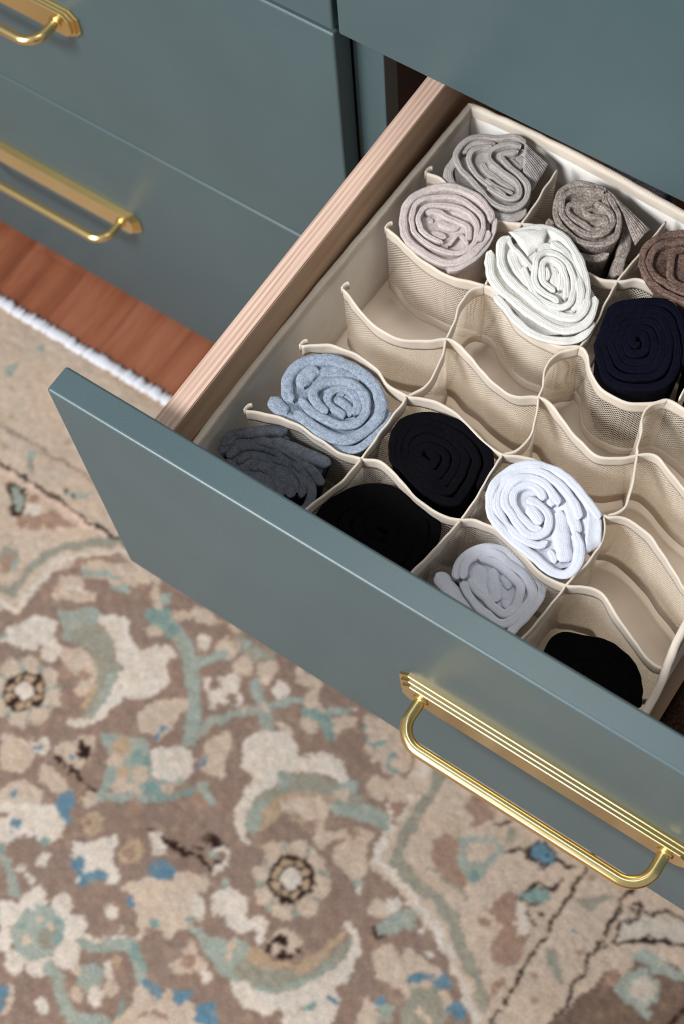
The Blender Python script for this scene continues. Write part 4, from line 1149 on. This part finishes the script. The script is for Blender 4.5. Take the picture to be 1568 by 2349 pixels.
def patch(mb, cs, z, dz, ribs, th=0.0035, bulge=0.0015, seed=0):
    """a soft four-cornered flap with knitted ribs running from the first to the second corner"""
    c = [np.array(q) / 1000 for q in cs]
    L = np.linalg.norm(c[1] - c[0]); Wd = (np.linalg.norm(c[3] - c[0]) + np.linalg.norm(c[2] - c[1])) / 2
    nu, nv = 26, max(20, int(Wd / 0.0005))
    nrib = max(3, round(Wd / 0.0021))
    top = []; bot = []; uv = []
    for i in range(nu):
        u = i / (nu - 1)
        for j in range(nv):
            v = j / (nv - 1)
            p = (c[0] * (1 - u) + c[1] * u) * (1 - v) + (c[3] * (1 - u) + c[2] * u) * v
            zz = z + ((dz[0] * (1 - u) + dz[1] * u) * (1 - v) + (dz[3] * (1 - u) + dz[2] * u) * v) / 1000
            e = min(1, 5 * min(u, 1 - u, v, 1 - v))
            zz += bulge * math.sin(math.pi * v) + 0.0018 * noise.noise(Vector((p[0] * 90, p[1] * 90, seed)))
            if ribs[1]: zz += 0.00045 * math.cos(2 * math.pi * nrib * v) * min(1, e * 2)
            zt = zz - th / 2 * (1 - math.sqrt(max(0, 1 - (1 - e) ** 2)))
            top.append((p[0], p[1], zt)); bot.append((p[0], p[1], zt - th * max(0.1, math.sqrt(max(0, 1 - (1 - e) ** 2)))))
            uv.append((u * L, v * Wd))
    f = grid_faces(nu, nv)
    n = nu * nv
    f2 = [tuple(n + q for q in reversed(a)) for a in f]
    mb.add(top + bot, f + f2, uv + uv)


for n, (z, ribs, pts) in SOCKS.items():
    allp = np.vstack([np.array(r[2]) for r in ribs]) / 1000
    cent = (allp.min(0) + allp.max(0)) / 2
    mb = MB()
    for i, (w_, dz, path) in enumerate(ribs):
        ribbon(mb, np.array(path) / 1000, w_ * 1.10 / 1000, z + dz / 1000, SB, cent, seed=i + 1 + len(n) * 3, taper=0.34 if n == 'S4' else 0.26)
    hull = np.vstack([np.array(r[2]) for r in ribs[:3]]) / 1000
    ang = np.arctan2(hull[:, 1] - cent[1], hull[:, 0] - cent[0])
    rad = np.linalg.norm(hull - cent, axis=1)
    ol = []
    for k in range(20):
        a = -math.pi + 2 * math.pi * (k + 0.5) / 20
        dd = np.abs((ang - a + math.pi) % (2 * math.pi) - math.pi)
        near = rad[dd < 0.35]
        r_ = near.max() if len(near) else np.median(rad)
        ol.append((cent[0] + math.cos(a) * r_, cent[1] + math.sin(a) * r_))
    core(mb, ol, z - 0.0048, SB, cent)
    o = mb.build('rolled_sock', KN[n])
    props(o, LAB[n], 'sock', 'rolled socks in the organizer')
    for k, (nm, cs, dz, rb) in enumerate(pts):
        mb = MB()
        patch(mb, cs, z + 0.0008, dz, rb, seed=k + 2)
        mb.build(nm, KN[n], o)


def spiral_path(cent, outline, turns, margin):
    c = np.array(cent) / 1000
    P, s = smooth_path(np.array(outline) / 1000, 0.002, closed=True)
    ang = np.unwrap(np.arctan2(P[:, 1] - c[1], P[:, 0] - c[0]))
    rad = np.linalg.norm(P - c, axis=1)
    o = np.argsort(ang % (2 * math.pi))
    A = (ang % (2 * math.pi))[o]; R_ = rad[o]
    A = np.r_[A - 2 * math.pi, A, A + 2 * math.pi]; R_ = np.r_[R_, R_, R_]
    out = []
    n = int(turns * 26)
    w = np.median(rad) / (turns + 0.4)
    for i in range(n):
        th = 2 * math.pi * i / 26
        q = 1 - (i / n) * (1 - 0.35 / turns)
        r = (np.interp(th % (2 * math.pi), A, R_) - margin * w) * q
        r *= 1 + 0.03 * math.sin(th * 1.3 + 1)
        out.append((c[0] + r * math.cos(th), c[1] + r * math.sin(th)))
    return out, w, c


for n, (z, ct, ol, turns) in SPIRALS.items():
    path, w_, c = spiral_path(ct, ol, turns, 0.45)
    mb = MB()
    ribbon(mb, path, w_ * 1.02, z, SB, c, seed=hash(n) % 1 + len(ol), taper=0.14)
    core(mb, np.array(ol) / 1000, z - 0.007, SB, c, 0.84)
    m_ = KN.get(n, KN['S12'])
    o = mb.build('rolled_sock', m_)
    props(o, LAB[n], 'sock', 'rolled socks in the organizer')

# two knitted things lying behind the organizer, seen past its back rim
gm = mat_knit('knit_dark_marl', rgb(150, 148, 156), 0.3, 0.0014, 1.0, rgb(160, 155, 155))
pm = mat_knit('knit_pale_marl', rgb(225, 218, 222), 0.2, 0.0016, 1.0)
for k, (cx, cy, m_, lab) in enumerate(((0.226, 0.0925, gm, 'dark grey rolled sock behind the back rim of the organizer'), (0.304, 0.0905, pm, 'pale grey rolled sock behind the back rim, at the right frame edge'))):
    ol = [(1000 * (cx + 0.037 * math.cos(a)), 1000 * (cy + 0.035 * math.sin(a))) for a in np.linspace(0, 2 * math.pi, 13)[:-1]]
    path, w_, c = spiral_path((cx * 1000, cy * 1000), ol, 4.5, 0.5)
    mb = MB()
    ribbon(mb, path, w_ * 1.0, -0.055, OB + 0.0006, c, seed=k + 5, taper=0.05)
    o = mb.build('rolled_sock', m_)
    props(o, lab, 'sock')

# ------------------------------------------------------------ dark brown fuzzy garment right of the organizer
fm = mat_knit('brown_fleece', rgb(52, 36, 30), 0.4, 0.002, 0.0, rgb(96, 68, 52))
nx, ny = 60, 90
gx0, gx1, gy0, gy1 = 0.4625, 0.715, -0.333, -0.02


def fur_z(x, y):
    ex = min(x - gx0, gx1 - x) / 0.03; ey = min(y - gy0, gy1 - y) / 0.03
    e = max(0, min(1, ex)) * max(0, min(1, ey)); e = math.sqrt(e) if e > 0 else 0
    return -0.1745 + e * (0.052 + 0.012 * noise.noise(Vector((x * 16, y * 16, 3))) + 0.004 * noise.noise(Vector((x * 60, y * 60, 1))))


V = []; U = []
for i in range(nx):
    for j in range(ny):
        x = gx0 + (gx1 - gx0) * i / (nx - 1); y = gy0 + (gy1 - gy0) * j / (ny - 1)
        V.append((x, y, fur_z(x, y))); U.append((x, y))
mb = MB(); mb.add(V, grid_faces(nx, ny), U)
fur = mb.build('fleece_garment', fm)
sd = fur.modifiers.new('solid', 'SOLIDIFY'); sd.thickness = 0.0008; sd.offset = -1
props(fur, 'dark brown fleece garment folded against the right side of the organizer', 'garment')
mb = MB()
V = []; F = []
for i in range(6000):
    x = rnd.uniform(gx0 + 0.003, gx0 + 0.12); y = rnd.uniform(gy0 + 0.003, gy0 + 0.2)
    z = fur_z(x, y)
    a = rnd.uniform(0, 6.28); l = rnd.uniform(0.002, 0.0045)
    dx, dy = math.cos(a) * l, math.sin(a) * l
    b_ = len(V)
    V += [(x - dy * .06, y + dx * .06, z), (x + dy * .06, y - dx * .06, z), (x + dx, y + dy, z + l * 0.7)]
    F.append((b_, b_ + 1, b_ + 2))
mb.add(V, F)
props(mb.build('pile', fm, fur), kind='stuff')

# ------------------------------------------------------------ rug
PAL = {'b': (134, 112, 100), 'l': (186, 166, 148), 'w': (200, 187, 174), 't': (146, 152, 142), 'T': (118, 140, 134), 'g': (140, 136, 122), 'q': (170, 145, 120),
       'm': (150, 122, 106), 'B': (108, 88, 76), 'u': (92, 122, 138), 'd': (44, 26, 20), 'n': (146, 126, 110), 'p': (206, 178, 162), 'z': (184, 172, 158)}
PALL = {k: np.array([s2l(c) * 0.70 for c in v]) for k, v in PAL.items()}
RX0, RX1, RY0, RY1 = -1.0, 0.80, -1.12, -0.096
st = 0.002
nx = int(round((RX1 - RX0) / st)) + 1; ny = int(round((RY1 - RY0) / st)) + 1
gx = np.linspace(RX0, RX1, nx); gy = np.linspace(RY0, RY1, ny)
X, Y = np.meshgrid(gx, gy, indexing='ij')


def vnoise(cell, seed):
    r = np.random.RandomState(seed)
    a = r.rand(int((RX1 - RX0) / cell) + 3, int((RY1 - RY0) / cell) + 3)
    u = (X - RX0) / cell; v = (Y - RY0) / cell
    i = np.floor(u).astype(int); j = np.floor(v).astype(int)
    fu = u - i; fv = v - j
    fu = fu * fu * (3 - 2 * fu); fv = fv * fv * (3 - 2 * fv)
    return (a[i, j] * (1 - fu) + a[i + 1, j] * fu) * (1 - fv) + (a[i, j + 1] * (1 - fu) + a[i + 1, j + 1] * fu) * fv


wx = (vnoise(0.012, 1) - .5) * 0.006 + (vnoise(0.005, 2) - .5) * 0.004
wy = (vnoise(0.012, 3) - .5) * 0.006 + (vnoise(0.005, 4) - .5) * 0.004
wx = wx + (nprng.rand(nx, ny) - .5) * 0.0026
wy = wy + (nprng.rand(nx, ny) - .5) * 0.0026
XD = (X + wx) * 1000; YD = (Y + wy) * 1000
colr = np.zeros((nx, ny, 3)) + PALL['l']
colr[:] = PALL['l'] * (1 + 0.10 * (vnoise(0.03, 5) - .5)[..., None])


def paint(kind, c, w, pts):
    P = np.array(pts, float)
    if kind == 'P' and len(P) > 3:
        P, _ = smooth_path(P, 5.0, closed=True)
    lo = P.min(0) - w - 6; hi = P.max(0) + w + 6
    i0, i1 = np.searchsorted(gx * 1000, [lo[0], hi[0]]); j0, j1 = np.searchsorted(gy * 1000, [lo[1], hi[1]])
    if i1 <= i0 or j1 <= j0: return
    sx = XD[i0:i1, j0:j1]; sy = YD[i0:i1, j0:j1]
    m = np.zeros(sx.shape, bool)
    if kind == 'P':
        n = len(P)
        for k in range(n):
            x1, y1 = P[k]; x2, y2 = P[(k + 1) % n]
            if y1 == y2: continue
            cr = ((y1 > sy) != (y2 > sy)) & (sx < (x2 - x1) * (sy - y1) / (y2 - y1) + x1)
            m ^= cr
    elif kind == 'L':
        for k in range(len(P) - 1):
            a, b_ = P[k], P[k + 1]
            d = b_ - a; L2 = d @ d + 1e-9
            t_ = np.clip(((sx - a[0]) * d[0] + (sy - a[1]) * d[1]) / L2, 0, 1)
            m |= (sx - a[0] - t_ * d[0]) ** 2 + (sy - a[1] - t_ * d[1]) ** 2 < w * w
    else:
        for a in P: m |= (sx - a[0]) ** 2 + (sy - a[1]) ** 2 < w * w
    colr[i0:i1, j0:j1][m] = PALL[c]


# generic motifs where the field runs on out of sight
shapes = list(RUG)
paint(*shapes[0][:2], shapes[0][2], shapes[0][3])
r2 = np.random.RandomState(5)


def unseen(x, y):
    """beyond the edges of what the frame takes in on the floor"""
    return ((51 + 570) * (y - 0) - (-757 - 0) * (x + 570) < -6000) | ((620 - 51) * (y + 757) - (-377 + 757) * (x - 51) < -6000)


mk = unseen(X * 1000, Y * 1000) & (X > -0.80) & (X < 0.44) & (Y > -0.94) & (Y < -0.33)
colr[mk] = PALL['b']
for k in range(1500):
    cx, cy = r2.uniform(-985, 785), r2.uniform(-1105, -120)
    rr = r2.uniform(9, 27)
    if not (unseen(cx + rr + 4, cy) and unseen(cx, cy + rr + 4)): continue
    field = -800 < cx < 440 and -940 < cy < -330
    if not field and k % 3: continue
    ph = r2.uniform(0, 6)
    pts = [(cx + rr * (1 + .35 * math.sin(3 * a + ph)) * math.cos(a), cy + rr * (1 + .3 * math.cos(2 * a + ph)) * math.sin(a)) for a in np.linspace(0, 2 * math.pi, 10)[:-1]]
    paint('P', (['w', 'l', 't', 'b', 'l', 'g', 'l', 'b', 'u', 'q'] if field else ['m', 't', 'l', 'g', 'w'])[k % (10 if field else 5)], 0, pts)
for e_, c_, w_ in ((0, 'd', 3.2), (45, 'n', 3.0), (125, 'd', 2.4)):
    paint('L', c_, w_, [(-570, -267 + e_ * 0.93), (-830 - e_, -267 + e_ * 0.93), (-830 - e_, -970 - e_), (463 + e_, -970 - e_), (463 + e_, -800)])
for s_ in shapes[1:]: paint(*s_)
# soften the knots together, then yarn by yarn colour change
spk = np.clip((vnoise(0.0085, 21) - 0.66) * 5, 0, 1)[..., None]
spk2 = np.clip((vnoise(0.011, 22) - 0.68) * 5, 0, 1)[..., None]
lum = colr.mean(2, keepdims=True)
dark = np.clip((0.26 * 0.70 - lum) * 12, 0, 1) * np.clip((lum - 0.06) * 40, 0, 1)
colr = colr * (1 - 0.38 * spk * dark) + PALL['q'] * 0.38 * spk * dark
colr = colr * (1 - 0.22 * spk2 * (1 - dark)) + PALL['q'] * 0.22 * spk2 * (1 - dark)
for _ in range(1):
    c_ = colr.copy()
    c_[1:-1, 1:-1] = (colr[1:-1, 1:-1] * 2 + colr[:-2, 1:-1] + colr[2:, 1:-1] + colr[1:-1, :-2] + colr[1:-1, 2:]) / 6
    colr = c_
yarn = 1 + 0.13 * (nprng.rand(nx, ny) - .5) + 0.16 * (vnoise(0.006, 8) - .5) + 0.14 * (vnoise(0.05, 9) - .5)
warm = 0.06 * (vnoise(0.02, 12) - .5)
colr = colr * yarn[..., None] * np.stack([1 + warm, 1 + 0 * warm, 1 - warm], -1)
Z = ZRUG + 0.0005 * (nprng.rand(nx, ny) - .5) + 0.0012 * (vnoise(0.007, 10) - .5) + 0.001 * (vnoise(0.1, 13) - .5)
V = np.stack([X, Y, Z], -1).reshape(-1, 3)
idx = (np.arange(nx - 1)[:, None] * ny + np.arange(ny - 1)[None]).ravel()
F = np.stack([idx, idx + ny, idx + ny + 1, idx + 1], 1)
# skirt down to the floor
me = bpy.data.meshes.new('rug')
me.vertices.add(len(V)); me.vertices.foreach_set('co', V.astype(np.float32).ravel())
me.loops.add(len(F) * 4); me.loops.foreach_set('vertex_index', F.astype(np.int32).ravel())
me.polygons.add(len(F)); me.polygons.foreach_set('loop_start', (np.arange(len(F)) * 4).astype(np.int32))
me.polygons.foreach_set('loop_total', np.full(len(F), 4, np.int32))
me.update(calc_edges=True)
at = me.color_attributes.new('yarn', 'FLOAT_COLOR', 'POINT')
at.data.foreach_set('color', np.concatenate([np.clip(colr, 0, 1), np.ones((nx, ny, 1))], -1).astype(np.float32).ravel())
rm, nt, b = new_mat('wool_pile'); t = NT(nt)
ca = t.n('ShaderNodeVertexColor', layer_name='yarn')
g = t.n('ShaderNodeNewGeometry').outputs['Position']
k1 = t.noise(g, 420, 3, 0.7)
mr = t.n('ShaderNodeMapRange'); mr.inputs['From Min'].default_value = 0.3; mr.inputs['From Max'].default_value = 0.7
mr.inputs['To Min'].default_value = 0.84; mr.inputs['To Max'].default_value = 1.14
t.l(k1.outputs['Fac'], mr.inputs['Value'])
vm = t.n('ShaderNodeVectorMath', operation='SCALE'); t.l(ca.outputs['Color'], vm.inputs[0]); t.l(mr.outputs[0], vm.inputs['Scale'])
t.l(vm.outputs[0], b.inputs['Base Color'])
b.inputs['Roughness'].default_value = 1.0; b.inputs['Specular IOR Level'].default_value = 0.02
b.inputs['Sheen Weight'].default_value = 0.2
t.bump(k1.outputs['Fac'], 0.5, 0.001, b)
me.materials.append(rm)
rug = bpy.data.objects.new('rug', me)
COL.objects.link(rug)
props(rug, 'faded brown and beige oriental rug with pale blue vines on the floor by the dresser', 'rug')
M_JUTE = mat_cloth('rug_backing', rgb(150, 122, 98), 0.002, 0.4, False)
box('backing', RX0 + 0.001, RX1 - 0.001, RY0 + 0.001, RY1 - 0.001, ZFLOOR + 0.0008, ZRUG - 0.002, M_JUTE, rug, bevel=0)
mb = MB(); tube(mb, [(x, RY1 + 0.0005, ZRUG - 0.0012) for x in np.linspace(RX0, RX1, 120)], 0.0026, 8)
mb.build('selvedge', M_JUTE, rug)
wh = mat_knit('white_fringe', rgb(205, 205, 212), 0.06, 0.001, 1.0)
mb = MB()
x = RX0
i = 0
while x < RX1:
    wd = rnd.uniform(0.0030, 0.0052)
    y1 = RY1 + 0.016 + rnd.uniform(-0.002, 0.003)
    sk = rnd.uniform(-0.003, 0.003)
    pts = []
    for q in np.linspace(0, 1, 7):
        pts.append((x + wd * 0.5 + sk * q, RY1 - 0.001 + (y1 - RY1) * q, ZRUG - 0.001 + 0.0022 * math.sin(math.pi * q) - 0.0022 * q))
    rr = [wd * 0.45, wd * .62, wd * .66, wd * .66, wd * .66, wd * .6, wd * 0.3]
    rr = [min(r_, 0.0031) for r_ in rr]
    tube(mb, pts, rr, 7)
    x += wd * 0.78
    i += 1
props(mb.build('fringe', wh, rug), kind='stuff')
